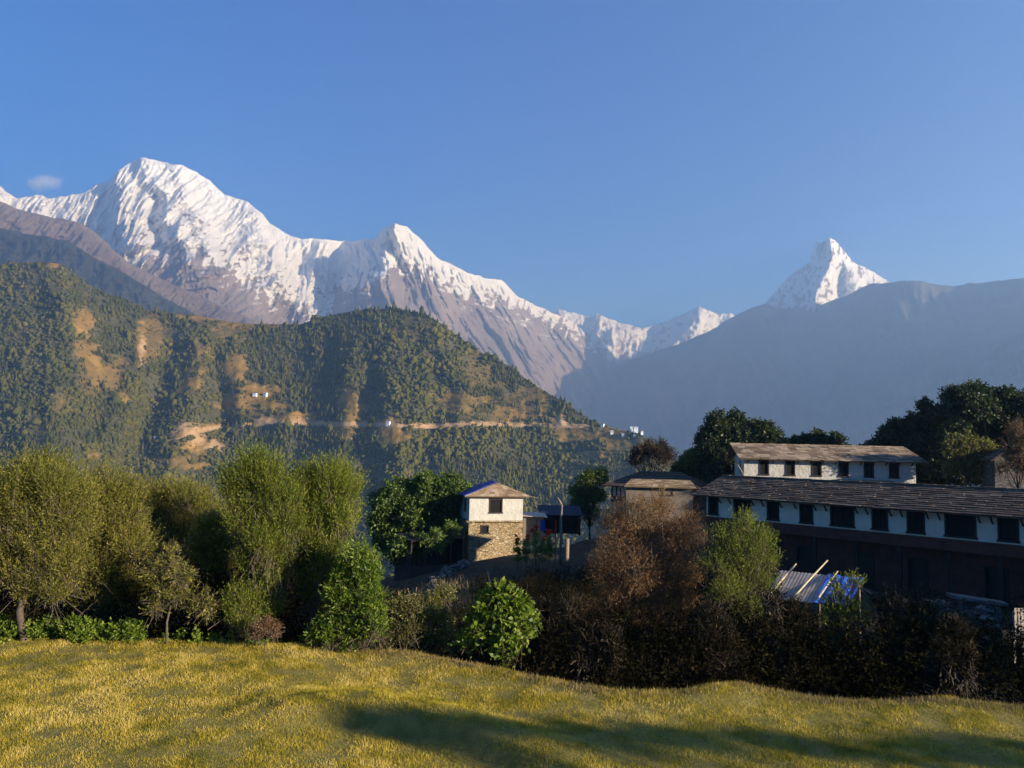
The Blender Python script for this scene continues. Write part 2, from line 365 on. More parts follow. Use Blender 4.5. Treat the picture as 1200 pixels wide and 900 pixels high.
# ------------------------------------------------------------------ forested hill across the valley
HC = [(-180, 300), (-60, 306), (0, 308), (33, 306), (57, 305), (73, 308), (97, 327), (117, 340), (150, 350), (173, 362), (200, 365), (233, 368), (267, 375), (300, 378), (353, 378), (373, 370),
      (400, 365), (417, 362), (447, 360), (477, 362), (500, 367), (517, 377), (533, 390), (557, 407), (583, 420), (603, 430), (617, 443), (643, 459), (670, 475), (690, 489), (717, 499), (750, 507), (765, 516),
      (800, 545), (860, 605), (940, 680)]
HC = [(x, y+2) for x, y in HC]
HD = [(-180, 2500), (0, 2480), (60, 2420), (160, 2440), (300, 2440), (360, 2410), (450, 2340), (600, 2110), (700, 1840), (760, 1700), (940, 1350)]
HD = [(x, y*.7) for x, y in HD]
def hill_disp(PX, PY, Sd):
    r = sstep(0, 40, Sd); g = gauss_poly
    wx = PX+20*(fbm(PX/60, PY/60, 3, 141)-.5)
    d = -24*(ridged(wx/75+PY/260, PY/330, 3, 143)-.5)*r - 22*(ridged(wx/24, PY/60, 3, 147)-.5)*sstep(0, 20, Sd) - 10*(fbm(PX/8, PY/6, 3, 149)-.5)*sstep(0, 8, Sd)
    # spurs that run out towards the village
    for poly, wd, am in (([(70, 308), (95, 385), (105, 440), (130, 490)], 26, -150), ([(155, 352), (165, 410), (150, 460)], 16, -60), ([(235, 380), (232, 440), (215, 500), (200, 560)], 24, -130),
                         ([(270, 385), (290, 450), (340, 500), (360, 560)], 26, -110), ([(417, 365), (408, 440), (408, 500), (400, 560)], 20, -90), ([(450, 362), (460, 440), (458, 505), (470, 580)], 22, -100),
                         ([(530, 390), (545, 460), (560, 500), (580, 600)], 30, -110), ([(690, 490), (700, 530), (690, 580)], 26, -60),
                         ([(205, 410), (192, 455), (168, 500), (140, 560)], 17, 120), ([(250, 420), (258, 455), (262, 505)], 10, 110), ([(385, 380), (384, 430), (372, 490), (340, 560)], 20, 60), ([(437, 440), (430, 480), (412, 530)], 11, 70), ([(512, 430), (520, 458), (508, 500), (490, 560)], 14, 70), ([(50, 350), (58, 400), (40, 480)], 16, 50)):
        d = d+g(PX, PY, poly, wd, am*.36)*r
    return d*.7
def hill_D(px, py):
    cy = lerp_pts(HC, px); Sd = np.maximum(py-cy, 0)
    return lerp_pts(HD, px) - 2.38*Sd + hill_disp(px, py, Sd)
PATCH = [(98, 385, 13, 28, .9), (105, 418, 18, 22, .9), (125, 445, 30, 24, .6), (165, 405, 7, 26, 1), (143, 465, 8, 14, .9), (228, 448, 24, 14, 1), (275, 435, 16, 24, .9), (292, 470, 40, 16, 1), (300, 458, 34, 7, 1), (240, 412, 28, 14, .45), (180, 395, 22, 26, .5),
         (345, 490, 40, 8, 1), (222, 507, 20, 7, 1), (230, 522, 26, 8, .9), (215, 540, 40, 8, .6), (250, 500, 16, 4, 1), (108, 535, 9, 6, 1), (408, 472, 16, 20, .9), (400, 498, 40, 5, .9), (455, 500, 12, 18, 1), (465, 510, 16, 12, .9), (410, 510, 24, 8, .6),
         (545, 470, 40, 14, .8), (600, 485, 45, 12, .75), (560, 440, 26, 30, .4), (620, 470, 40, 22, .5), (655, 497, 14, 10, 1), (675, 512, 26, 10, .9), (720, 505, 30, 10, .95), (725, 522, 28, 14, .9), (690, 535, 26, 8, .8), (710, 560, 30, 14, .5),
         (62, 312, 10, 4, .9), (20, 400, 18, 30, .25), (230, 372, 26, 7, .9), (285, 382, 36, 8, .7), (238, 545, 12, 5, 1), (235, 572, 8, 4, .9), (270, 395, 20, 10, .5), (70, 470, 20, 16, .4), (50, 500, 26, 20, .3), (480, 400, 30, 30, .2)]
ROAD = [(196, 516), (212, 512), (228, 507), (247, 503), (262, 500), (285, 499), (310, 497), (335, 496), (358, 496), (380, 497), (402, 498), (425, 498), (450, 499), (475, 500), (510, 500), (545, 498), (580, 498), (615, 499), (650, 500), (690, 500)]
def hill_grass(PX, PY):
    n = .5*fbm(PX/14, PY/9, 4, 161)+.3*fbm(PX/4, PY/2.6, 3, 167)+.2*fbm(PX/18, PY/2.0, 2, 169)+.02; g = np.zeros(np.shape(PX))
    for cx, cy, rx, ry, s in PATCH:
        d = np.hypot((PX-cx)/rx, (PY-cy)/ry)+ (n-.5)*3.0; g = np.maximum(g, s*sstep(1.15, .65, d))
    return g
def hill_scar(PX, PY):
    d, t = seg_dist(PX, PY, ROAD); n = .5*fbm(PX/7, PY/5, 3, 163)+.5*fbm(PX/2.4, PY/2, 2, 165)
    s = sstep(5.5, 1.5, np.where(PY < np.interp(PX, *zip(*ROAD)), d, d*2.2)+(n-.5)*7)*sstep(.15, .3, noise(PX/40, 0*PX, 5)+.12)
    for cx, cy, rx, ry in ((222, 504, 16, 8), (232, 516, 12, 8), (250, 523, 14, 6), (166, 408, 3.4, 17), (656, 495, 9, 7), (320, 493, 20, 4), (345, 494, 16, 5), (455, 497, 5, 7)):
        s = np.maximum(s, sstep(1.2, .6, np.hypot((PX-cx)/rx, (PY-cy)/ry)+(n-.5)*3.2))
    return s
a = N('hill_ground'); gr = a.attr('grass'); sc = a.attr('scar')
dk = a.ramp(a.noise(.02, 6, .7), [(.3, (.045, .045, .018)), (.7, (.11, .092, .04))])
gg = a.ramp(a.noise(.03, 6, .7), [(.3, (.10, .072, .020)), (.55, (.26, .15, .034)), (.75, (.38, .22, .05))])
so = a.ramp(a.noise(.05, 5, .7), [(.3, (.30, .17, .075)), (.7, (.46, .30, .15))])
M_HILL = a.surf(a.mix(sc, a.mix(a.math('MULTIPLY', gr, 1.0, True), dk, gg), so), .95, a.bump(a.noise(.05, 6, .7), .6, 4), spec=.05)
o = relief('hill', HC, 2.0, lambda p: np.interp(p, [-180, 0, 450, 700, 940], [400, 390, 330, 190, 60]), lambda p: lerp_pts(HD, p), lambda PX, Sd, D0: D0-2.38*Sd, hill_disp, back=(60, 200, 600), seed=29, jag=(0, 5), mat=M_HILL,
           attrs={'grass': lambda PX, PY, Sd, P: hill_grass(PX, PY), 'scar': lambda PX, PY, Sd, P: hill_scar(PX, PY)}, fine=190)
tag(o, 'rounded forested hill across the valley with orange grass clearings', 'hill', kind='structure')
# road bench cut across the hill
rp = np.array(ROAD, float); xs = np.linspace(rp[0, 0], rp[-1, 0], 260); ys = np.interp(xs, rp[:, 0], rp[:, 1])+.8*(noise(xs/13, 0*xs, 7)-.5)
Dd = hill_D(xs, ys); kk = np.ones(9)/9; Dd = np.convolve(np.pad(Dd, 4, 'edge'), kk, 'valid')
Sf = at(xs, ys, Dd); inn = Sf.copy(); inn[:, 1] += 2.5; out = Sf.copy(); out[:, 1] -= 2.8; low = out.copy(); low[:, 1] -= 1.0; low[:, 2] -= 3.0
M_ROAD = var_mat('dirt_road', (.24, .145, .075), (.38, .25, .13), .05)
V = np.stack([inn, out, low], 1); o = link('dirt_road', np_mesh('dirt_road', V.reshape(-1, 3), grid_faces(len(xs), 3, True), M_ROAD))
tag(o, 'orange dirt road cut across the forested hill', 'road', kind='structure')

# forest on the hill: one mass of many thousand trees
def ico():
    t = (1+5**.5)/2
    v = np.array([(-1, t, 0), (1, t, 0), (-1, -t, 0), (1, -t, 0), (0, -1, t), (0, 1, t), (0, -1, -t), (0, 1, -t), (t, 0, -1), (t, 0, 1), (-t, 0, -1), (-t, 0, 1)], float); v /= np.linalg.norm(v[0])
    f = [(0, 11, 5), (0, 5, 1), (0, 1, 7), (0, 7, 10), (0, 10, 11), (1, 5, 9), (5, 11, 4), (11, 10, 2), (10, 7, 6), (7, 1, 8), (3, 9, 4), (3, 4, 2), (3, 2, 6), (3, 6, 8), (3, 8, 9), (4, 9, 5), (2, 4, 11), (6, 2, 10), (8, 6, 7), (9, 8, 1)]
    vs = list(map(tuple, v)); mid = {}; f2 = []
    def mp(i, j):
        k = (min(i, j), max(i, j))
        if k not in mid:
            q = (np.array(vs[i])+np.array(vs[j])); q /= np.linalg.norm(q); mid[k] = len(vs); vs.append(tuple(q))
        return mid[k]
    for a_, b_, c_ in f:
        x, y, z = mp(a_, b_), mp(b_, c_), mp(c_, a_); f2 += [(a_, x, z), (b_, y, x), (c_, z, y), (x, y, z)]
    return np.array(vs), np.array(f2)
IV, IF = ico()
rng = np.random.default_rng(5)
n = 230000
px = rng.uniform(-170, 930, n); cy = lerp_pts(HC, px); dep = np.interp(px, [-180, 0, 450, 700, 940], [400, 390, 330, 190, 60]); py = cy+dep*rng.uniform(0, 1, n)**.95*.98+.4
g = hill_grass(px, py); scr = hill_scar(px, py)
dens = fbm(px/22, py/14, 4, 171)
keep = rng.uniform(0, 1, n) < np.clip((dens*1.9-.35), .12, 1)*(1-.88*np.clip(g*1.1, 0, 1))*(1-.9*scr)*.58
keep &= (seg_dist(px, py-1.2, ROAD)[0] > np.where(noise(px/17, 0*px, 83) > .55, 3.0, .9))
px, py = px[keep], py[keep]; g = g[keep]; n = len(px)
B = at(px, py, hill_D(px, py))
conif = noise(px/60, py/40, 77)+rng.uniform(-.25, .25, n) > .55
ht = .52*np.where(conif, rng.uniform(9, 17, n), rng.uniform(6, 12, n))*(1-.5*(g > .3))*np.exp(rng.normal(0, .34, n))*(.8+.45*noise(px/26, py/18, 79)); ht *= np.interp(px, [600, 760], [1, .6])
ht *= np.clip(B[:, 1]/1650, .5, 1.05)**.9
rad = np.where(conif, ht*rng.uniform(.22, .3, n), ht*rng.uniform(.38, .55, n))
jit = 1+.38*(rng.uniform(0, 1, (n, 42))-.5)*2
u = IV[None]*jit[..., None]
tz = (IV[:, 2][None]+1)/2
prof = np.where(conif[:, None], np.clip(1.25-1.05*tz, .12, 1.15), 1.0)
V = np.empty((n, 42, 3)); V[..., 0] = u[..., 0]*rad[:, None]*prof+B[:, 0:1]; V[..., 1] = u[..., 1]*rad[:, None]*prof+B[:, 1:2]; V[..., 2] = (u[..., 2]+.75)*.55*ht[:, None]+B[:, 2:3]
Fc = (IF[None]+(np.arange(n)*42)[:, None, None]).reshape(-1, 3)
tint = np.clip((.26*rng.uniform(0, 1, n)+.12)+.9*(fbm(px/26, py/16, 3, 181)-.5)+.22+.12*(g > .3)-.15*conif+.12*sstep(540, 600, py), 0, 1)
M_FOREST = leaf_mat('forest_crowns', (.040, .046, .010), (.095, .088, .016), (.165, .13, .026), .15, 0.0)
o = link('forest', np_mesh('forest', V.reshape(-1, 3), Fc, M_FOREST, {'tint': np.repeat(tint, 42)}))
tag(o, 'mixed forest of small trees covering the hill across the valley', 'forest', kind='stuff')

# haze: one closed box of even air
def haze_box():
    b = MB(); b.box(-11000, -360, -935, 10800, 16500, 3050)
    a = N('valley_haze'); v = a.n('ShaderNodeVolumePrincipled'); v.inputs['Color'].default_value = (.42, .64, 1.0, 1); v.inputs['Density'].default_value = HAZE; v.inputs['Absorption Color'].default_value = (.5, .55, 1, 1); v.inputs['Anisotropy'].default_value = .38
    a.l(v.outputs[0], a.out.inputs['Volume'])
    o = b.build('haze', a.m); tag(o, 'thin blue morning haze filling the valley', 'haze', kind='stuff')
HAZE = 1.2e-4
# ------------------------------------------------------------------ near ground
def az(px, py=600):            # world x per metre of y in pixel column px
    d = ray([px], [py])[0]; return d[0]/d[1]
EDGE_PX = [(-400, 742), (0, 748), (130, 750), (330, 757), (480, 765), (560, 778), (640, 795), (720, 808), (800, 812), (870, 806), (940, 815), (1000, 820), (1060, 822), (1110, 818), (1200, 826), (1600, 850)]
EDGE = []
for ex, ey in EDGE_PX:
    d = ray([ex], [ey])[0]; t = -EYE/d[2]; EDGE.append((d[0]*t, d[1]*t))
EDGE = np.array(EDGE)
def edge_y(x): return np.interp(x, EDGE[:, 0], EDGE[:, 1])
def foot(px, py, Y): p = pt(px, py, Y); return (p[0], p[1], p[2])
CTRL = [(-24, 28, -1.5), (-14, 28, -1.6), (-5, 26, -1.6), (0, 25, -1.7), (6, 24, -1.8), (14, 22, -1.6), (22, 24, -1.4), (-30, 40, -6), (-16, 42, -6.5), (-6, 40, -4.5), (0, 38, -3.2), (6, 36, -2.9), (12, 34, -2.7), (20, 30, -2.2),
        (-8, 58, -6.5), (-3, 60, -4.9), (0, 64, -4.3), (3, 68, -4.2), (-10, 75, -9), (0, 80, -6.5), (8, 62, -3.2), (10, 70, -2.6), (14, 52, -2.75), (20, 46, -2.75), (26, 38, -2.75), (30, 34, -2.75), (34, 28, -1.5), (16, 62, -1.5), (22, 60, -.5), (30, 52, .2), (40, 44, .3),
        (20, 72, 1.6), (28, 70, 1.6), (36, 70, 1.8), (46, 66, 2.2), (26, 90, 0), (45, 90, 1), (60, 60, 2), (55, 30, .5), (-40, 60, -16), (-20, 75, -16), (0, 110, -24), (-40, 110, -38), (30, 130, -16), (70, 120, -6), (10, 85, -6), (70, 20, .5), (-60, 30, -6)]
CT = np.array(CTRL, float)
def bank(x, y):
    d2 = (x[..., None]-CT[:, 0])**2+(y[..., None]-CT[:, 1])**2+6.0
    wt = 1/d2**1.7; return (wt*CT[:, 2]).sum(-1)/wt.sum(-1)
def field_z(x, y):
    z = .10*(fbm(x/5, y/5, 3, 201)-.5)*2 + .05*(fbm(x/1.3, y/1.3, 3, 203)-.5)
    # an old terrace lip that runs diagonally down to the right
    lip = (y-14.6)+.42*(x+3.4)+.5*np.sin(x*.9)
    z = z + .28*sstep(-.3, .25, lip)*(1-sstep(.6, 2.6, lip))*sstep(-5.5, -3.5, x)*sstep(3.5, .5, x) - .10*sstep(-5.5, -3, x)
    ed = edge_y(x)-y
    z = z + .06*np.exp(-((ed-.3)/.5)**2)*(.4+noise(x/2.1, y/9, 207)) + .11*np.exp(-((x-4.85)/.9)**2-((ed-.35)/.8)**2) + .08*np.exp(-((x-8.9)/1.0)**2-((ed-.4)/.8)**2)
    return z
def ground_z(x, y):
    x = np.asarray(x, float); y = np.asarray(y, float); x, y = np.broadcast_arrays(x, y)
    b = bank(x, y); dd = y-edge_y(x); t = sstep(.1, 1.6, dd)
    dip = -1.0*sstep(.1, 1.0, dd)*(1-sstep(3, 9, dd))*sstep(-9, 0, x)
    z = field_z(x, y)*(1-t) + (b+dip)*t + .12*(fbm(x/1.7, y/1.7, 3, 211)-.5)*t
    return np.where(dd < .1, field_z(x, y), z)
def gz(x, y): return float(ground_z(np.array([x]), np.array([y]))[0])
xs = np.concatenate([np.linspace(-110, -30, 40)[:-1], np.linspace(-30, 44, 300)[:-1], np.linspace(44, 130, 40)])
ys = np.concatenate([np.linspace(-60, 6, 30)[:-1], np.linspace(6, 26, 150)[:-1], np.linspace(26, 80, 130)[:-1], np.linspace(80, 190, 50)])
GX, GY = np.meshgrid(xs, ys, indexing='ij'); GZ = ground_z(GX, GY)
far = sstep(90, 190, GY); GZ = GZ-50*far
dd = (GY-edge_y(GX)); fld = sstep(.35, -.1, dd)
a = N('village_earth'); f = a.attr('field')
soil = a.ramp(a.noise(.9, 8, .7), [(.3, (.030, .025, .016)), (.55, (.055, .048, .028)), (.8, (.10, .08, .045))])
thatch = a.ramp(a.noise(2.5, 8, .7), [(.3, (.13, .11, .025)), (.6, (.26, .20, .055)), (.8, (.36, .27, .09))])
M_EARTH = a.surf(a.mix(f, soil, thatch), .95, a.bump(a.noise(9, 8, .7), .7, .06), spec=.1)
o = link('ground', np_mesh('ground', np.stack([GX, GY, GZ], -1).reshape(-1, 3), grid_faces(len(xs), len(ys), True), M_EARTH, {'field': fld}, smooth=True))
tag(o, 'terraced village ground with a mown field in front', 'ground', kind='structure')

# grass of the field
def blades(rng, P, hgt, wid, tint, lean=.35):
    n = len(P); th = rng.uniform(0, 2*math.pi, n); W = np.stack([np.cos(th), np.sin(th), 0*th], 1)*wid[:, None]*.5
    le = rng.normal(0, lean, (n, 2)); T = P.copy(); T[:, :2] += le*hgt[:, None]; T[:, 2] += hgt*np.sqrt(np.clip(1-(le**2).sum(1), .15, 1))
    V = np.stack([P-W, P+W, T], 1).reshape(-1, 3); F = np.arange(3*n).reshape(-1, 3)
    return V, F, np.repeat(tint, 3)
rng = np.random.default_rng(11); n = 1150000
y = 8.0+12.5*rng.uniform(0, 1, n)**.9; x = rng.uniform(-1, 1, n)*(.72*y+2.0)
k = (y < edge_y(x)+.15); x, y = x[k], y[k]
tuft = fbm(x/.55, y/.55, 3, 221); k = rng.uniform(0, 1, len(x)) < -.15+1.7*tuft; x, y, tuft = x[k], y[k], tuft[k]; n = len(x)
P = np.stack([x, y, ground_z(x, y)-.01], 1)
dry = fbm(x/2.6, y/1.8, 4, 225)
h = rng.uniform(.028, .07, n)*(.35+1.3*tuft)*(1+.7*(rng.uniform(0, 1, n) > .97)); h *= 1+.5*sstep(.8, .1, edge_y(x)-y)
tint = np.clip(.5+.9*(dry-.5)+.9*(fbm(x/.35, y/.35, 2, 227)-.5)+.5*(tuft-.5)+rng.normal(0, .16, n), 0, 1)
M_GRASS = leaf_mat('field_grass', (.12, .115, .011), (.46, .335, .040), (.66, .48, .13), .3, 0.0)
V, F, T = blades(rng, P, h, rng.uniform(.006, .013, n), tint, .42)
o = link('grass', np_mesh('grass', V, F, M_GRASS, {'tint': T})); tag(o, 'short yellow green mown grass on the foreground field', 'grass', kind='stuff')

# ------------------------------------------------------------------ foliage
def unit(v): return v/(np.linalg.norm(v, axis=-1, keepdims=True)+1e-9)
def leaf_cards(rng, B, Dr, L, Wd, tint, fold=.25):
    """every leaf a small folded blade with its own direction"""
    n = len(B); Dr = unit(Dr); r = rng.normal(0, 1, (n, 3)); r[:, 2] += .0; Sd = unit(np.cross(Dr, r)); Nn = np.cross(Sd, Dr)
    flip = np.sign(Nn[:, 2:3]+1e-6); Nn = Nn*flip
    m = B+Dr*(L*.48)[:, None]-Nn*(fold*Wd)[:, None]*.5
    V = np.stack([B, m+Sd*(Wd*.5)[:, None]+Nn*(fold*Wd)[:, None]*.5, B+Dr*L[:, None]-Nn*(.12*L)[:, None], m-Sd*(Wd*.5)[:, None]+Nn*(fold*Wd)[:, None]*.5], 1)
    return V.reshape(-1, 3), np.repeat(tint, 4)
def quads(n): return np.arange(4*n).reshape(-1, 4)
def foliage(rng, clumps, twigs, tl, lpt, ll, lw, up=.5, droop=.1, spread=.8, inner=.35, stems=True, tvar=.22, mono=0.0, hollow=0):
    """clumps: rows (x,y,z,r); returns leaf quads and twig quads as one set"""
    C = np.array(clumps, float); w = C[:, 3]**2; cnt = np.maximum((twigs*w/w.sum()).astype(int), 3)
    idx = np.repeat(np.arange(len(C)), cnt); n = len(idx)
    d = unit(rng.normal(0, 1, (n, 3))); R = C[idx, 3]*(inner+(1-inner)*rng.uniform(0, 1, n)**.6)
    squ = 1+.25*rng.normal(0, 1, (len(C), 3)); S0 = C[idx, :3]+d*R[:, None]*squ[idx]
    dr = unit(d*.8+np.array([0, 0, up])+rng.normal(0, .38, (n, 3)))
    TL = tl*rng.uniform(.5, 1.35, n); S0 = S0-dr*TL[:, None]*.5
    t = np.tile(np.linspace(.12, 1, lpt), (n, 1))+rng.uniform(-.05, .05, (n, lpt))
    Bp = S0[:, None]+dr[:, None]*(t*TL[:, None])[..., None]; Bp[..., 2] -= droop*(t*TL[:, None])**2/tl
    ld = dr[:, None]*(1-spread*.5)+rng.normal(0, spread*.6, (n, lpt, 3)); ld[..., 2] -= droop*.8
    ct = rng.normal(0, .10, len(C)); tt = np.clip(.45+ct[idx][:, None]+rng.normal(0, tvar*.45, n)[:, None]+rng.normal(0, tvar, (n, lpt)), 0, 1)
    L = ll*rng.uniform(.6, 1.3, n*lpt); V, T = leaf_cards(rng, Bp.reshape(-1, 3), ld.reshape(-1, 3), L, L*(lw/ll), tt.ravel())
    return V, T, (S0, dr, TL)
def crown_obj(name, parent, V, T, mat): return link(name, np_mesh(name, V, quads(len(V)//4), mat, {'tint': T}), parent)
def px_clumps(D, rows):
    """crown clumps given as (px, py, radius in px, extra depth)"""
    out = []
    for r in rows:
        dd = r[3] if len(r) > 3 else 0; Y = D+dd; p = pt(r[0], r[1], Y); out.append((p[0], p[1], p[2], r[2]*Y/FOC))
    return out
def deepen(rng, cl, depth, n=1):
    """more clumps spread through the depth of the crown so that it has a volume and not a face"""
    out = list(cl)
    for c in cl:
        for _ in range(n):
            out.append((c[0]+rng.normal(0, .25*c[3]), c[1]+rng.uniform(-1, 1)*depth, c[2]+rng.normal(0, .3*c[3]), c[3]*rng.uniform(.75, 1.0)))
    return out
def trunk_mesh(rng, base, cl, r0, fork=.35, limbs=10, nside=7):
    b = MB(); C = np.array(cl); cen = C[:, :3].mean(0); top = C[np.argmax(C[:, 2]), :3]
    h = top[2]-base[2]; f = np.array(base)+np.array([(cen[0]-base[0])*.35, (cen[1]-base[1])*.35, h*fork])
    m1 = (np.array(base)+f)/2+rng.normal(0, .03*h, 3)*np.array([1, 1, 0])
    b.tube([np.array(base)-[0, 0, .25], base, m1, f], [r0*1.35, r0*1.12, r0*.9, r0*.75], nside)
    order = rng.permutation(len(C))[:limbs]
    for i in order:
        e = C[i, :3]; mid = f+(e-f)*.5+np.array([0, 0, .12*h])*rng.uniform(-.3, .8)+rng.normal(0, .04*h, 3)
        b.tube([f-[0, 0, r0*.4], f+(mid-f)*.5+rng.normal(0, .015*h, 3), mid, e, e+(e-mid)*.35], [r0*.55, r0*.42, r0*.3, r0*.16, r0*.04], 5)
    return b
M_BARK = var_mat('bark', (.045, .033, .022), (.13, .095, .06), 6, .95, .8, bdist=.02, tint=0)
M_BARK2 = var_mat('pale_bark', (.10, .075, .05), (.25, .19, .13), 8, .95, .6, bdist=.01)
OLIVE = leaf_mat('willow_leaves', (.07, .072, .013), (.225, .20, .032), (.40, .31, .075), .38, .01)
GREENW = leaf_mat('fresh_willow_leaves', (.06, .08, .012), (.19, .21, .025), (.33, .30, .05), .38, .01)
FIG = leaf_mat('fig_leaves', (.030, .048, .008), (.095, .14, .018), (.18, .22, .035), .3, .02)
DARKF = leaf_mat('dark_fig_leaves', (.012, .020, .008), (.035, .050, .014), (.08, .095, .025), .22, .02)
BRIGHT = leaf_mat('bright_leaves', (.055, .085, .009), (.14, .19, .015), (.26, .28, .035), .38, .015)
BROWN = leaf_mat('brown_dry_leaves', (.08, .042, .018), (.25, .12, .048), (.37, .215, .085), .3, .01)
YELLOW = leaf_mat('yellowing_leaves', (.07, .07, .010), (.18, .165, .022), (.30, .25, .05), .35, .03)
DULL = leaf_mat('shade_darkened_leaves', (.007, .007, .003), (.016, .013, .006), (.045, .033, .013), .25, 0.0)  # leaf tones lowered to put the bank's deep shade into the colour
STRAW = leaf_mat('dry_straw', (.12, .08, .03), (.27, .19, .08), (.40, .30, .14), .25, .01)
RED = leaf_mat('red_flowers', (.35, .02, .015), (.60, .035, .02), (.75, .10, .05), .25, .02)

def tree(name, cat, label, rng, D, base, rows, mat, twigs, tl, lpt, ll, lw, up=.5, droop=.1, spread=.8, depth=None, dn=1, r0=.09, fork=.35, limbs=12, bark=None, group=None, inner=.35, tvar=.22, small=False):
    bx = pt(base[0], base[1], D); bx[2] = gz(bx[0], bx[1]); cl = px_clumps(D, rows)
    if depth is None: depth = .8*max(c[3] for c in cl)
    cl = deepen(rng, cl, depth, dn)
    root = thing(name, label, cat, tuple(bx), 0, group); off = np.array([bx[0], bx[1], bx[2], 0]); cl = [tuple(np.array(c)-off) for c in cl]
    V, T, tw = foliage(rng, cl, twigs, tl, lpt, ll, lw, up, droop, spread, inner, tvar=tvar)
    crown_obj('crown' if not small else 'foliage', root, V, T, mat)
    b = trunk_mesh(rng, (0, 0, 0), cl, r0, fork, limbs)
    # thin twigs inside the trunk part, so that bare shoots show between the leaves
    S0, dr, TL = tw; k = rng.permutation(len(S0))[:min(1500, len(S0))]
    me = b.build('trunk' if not small else 'stem', bark or M_BARK, root, smooth=True)
    n = len(k); W = unit(np.cross(dr[k], rng.normal(0, 1, (n, 3))))*.0045*max(1, D/22)
    A = S0[k]-dr[k]*TL[k][:, None]*.6; Bq = S0[k]+dr[k]*TL[k][:, None]*1.02
    link('twigs', np_mesh('twigs', np.stack([A-W*1.6, A+W*1.6, Bq+W*.5, Bq-W*.5], 1).reshape(-1, 3), quads(n), bark or M_BARK), root)
    return root
# ------------------------------------------------------------------ trees along the far edge of the field
R = np.random.default_rng
tree('willow_tree', 'tree', 'tall yellow olive willow with a bare lower trunk, leftmost tree at the field edge', R(1), 19.9, (29, 746),
     [(48, 552, 26), (25, 562, 26), (72, 568, 24), (92, 580, 16), (10, 592, 28), (45, 590, 32), (80, 604, 26), (28, 625, 28), (64, 630, 28), (-15, 600, 28), (-20, 560, 20), (12, 658, 26), (50, 668, 24), (80, 660, 20), (28, 690, 14), (-10, 650, 26), (72, 690, 12), (-40, 620, 30)],
     OLIVE, 10000, .66, 11, .075, .017, up=1.25, droop=.05, spread=.5, inner=.2, r0=.085, fork=.34)
tree('willow_tree', 'tree', 'olive willow with a rounded top, just right of the leftmost willow', R(2), 21.2, (112, 735),
     [(118, 572, 22), (140, 578, 22), (102, 596, 24), (132, 606, 28), (155, 600, 14), (150, 636, 26), (112, 640, 28), (132, 676, 28), (100, 685, 22), (158, 690, 20), (120, 705, 14)],
     OLIVE, 7000, .6, 11, .075, .017, up=1.1, droop=.08, spread=.5, inner=.2, r0=.07)
tree('willow_tree', 'tree', 'shorter brownish olive willow in the middle of the tree row, darkest below', R(3), 25.3, (212, 715),
     [(176, 580, 18), (205, 574, 20), (232, 580, 18), (180, 592, 20), (212, 590, 22), (242, 598, 20), (168, 612, 24), (205, 615, 28), (245, 625, 20), (186, 650, 30), (222, 660, 26), (250, 655, 14), (200, 688, 24), (236, 695, 22)],
     OLIVE, 8000, .6, 11, .075, .017, up=1.0, droop=.1, spread=.55, inner=.2, r0=.07)
tree('willow_tree', 'tree', 'slender fresh green willow with a sunlit right side, left one of the two tall ones', R(4), 20.4, (296, 748),
     [(300, 556, 22), (322, 562, 20), (280, 568, 20), (338, 580, 16), (312, 588, 26), (286, 602, 22), (334, 612, 20), (310, 628, 24), (330, 648, 18), (294, 655, 18), (318, 675, 16), (296, 705, 22), (276, 715, 14), (318, 712, 14)],
     GREENW, 8500, .66, 11, .075, .016, up=1.5, droop=.03, spread=.45, inner=.2, r0=.06, fork=.3)
tree('willow_tree', 'tree', 'broad fresh green willow beside the bright leafy bush, right one of the two tall ones', R(5), 21.0, (352, 750),
     [(362, 566, 22), (388, 560, 22), (408, 572, 14), (350, 592, 22), (378, 594, 26), (404, 604, 18), (362, 624, 26), (394, 634, 20), (380, 662, 24), (398, 668, 14), (358, 660, 20), (372, 690, 16)],
     GREENW, 8500, .66, 11, .075, .016, up=1.5, droop=.03, spread=.45, inner=.2, r0=.06, fork=.3)
tree('willow_tree', 'tree', 'half hidden olive willow filling the gap left of the slender willow', R(14), 23.6, (254, 735),
     [(252, 612, 20), (264, 632, 20), (240, 640, 22), (256, 660, 24), (268, 690, 18), (244, 700, 20), (256, 720, 18)],
     OLIVE, 4200, .42, 9, .08, .02, up=.8, droop=.1, spread=.6, r0=.06)
tree('sapling', 'tree', 'small willow sapling with drooping shoots in front of the dark gap in the tree row', R(6), 19.7, (196, 745),
     [(200, 648, 12), (188, 665, 14), (212, 672, 14), (196, 690, 16), (210, 700, 10), (186, 705, 10), (236, 700, 12), (242, 712, 10)],
     OLIVE, 800, .38, 9, .08, .022, up=.6, droop=.3, spread=.6, r0=.03, fork=.5, limbs=8)
tree('leafy_bush', 'bush', 'bright green leafy bush with upright shoots at the right end of the tree row', R(7), 19.6, (408, 752),
     [(420, 655, 14), (408, 672, 18), (430, 675, 16), (398, 695, 16), (420, 700, 20), (438, 702, 12), (402, 722, 18), (428, 728, 18), (386, 738, 12), (445, 730, 10), (372, 742, 10)],
     BRIGHT, 2600, .45, 9, .11, .035, up=1.3, droop=.12, spread=.7, r0=.03, fork=.15, limbs=16, small=True)
tree('yellow_bush', 'bush', 'low yellow olive bush right of the bright leafy bush', R(8), 20.2, (490, 770),
     [(470, 712, 14), (492, 715, 16), (512, 724, 14), (478, 735, 18), (505, 742, 18), (525, 738, 12), (458, 745, 12), (538, 750, 10)],
     YELLOW, 1900, .3, 8, .06, .02, up=.8, droop=.05, spread=.7, r0=.02, fork=.15, limbs=14, small=True)
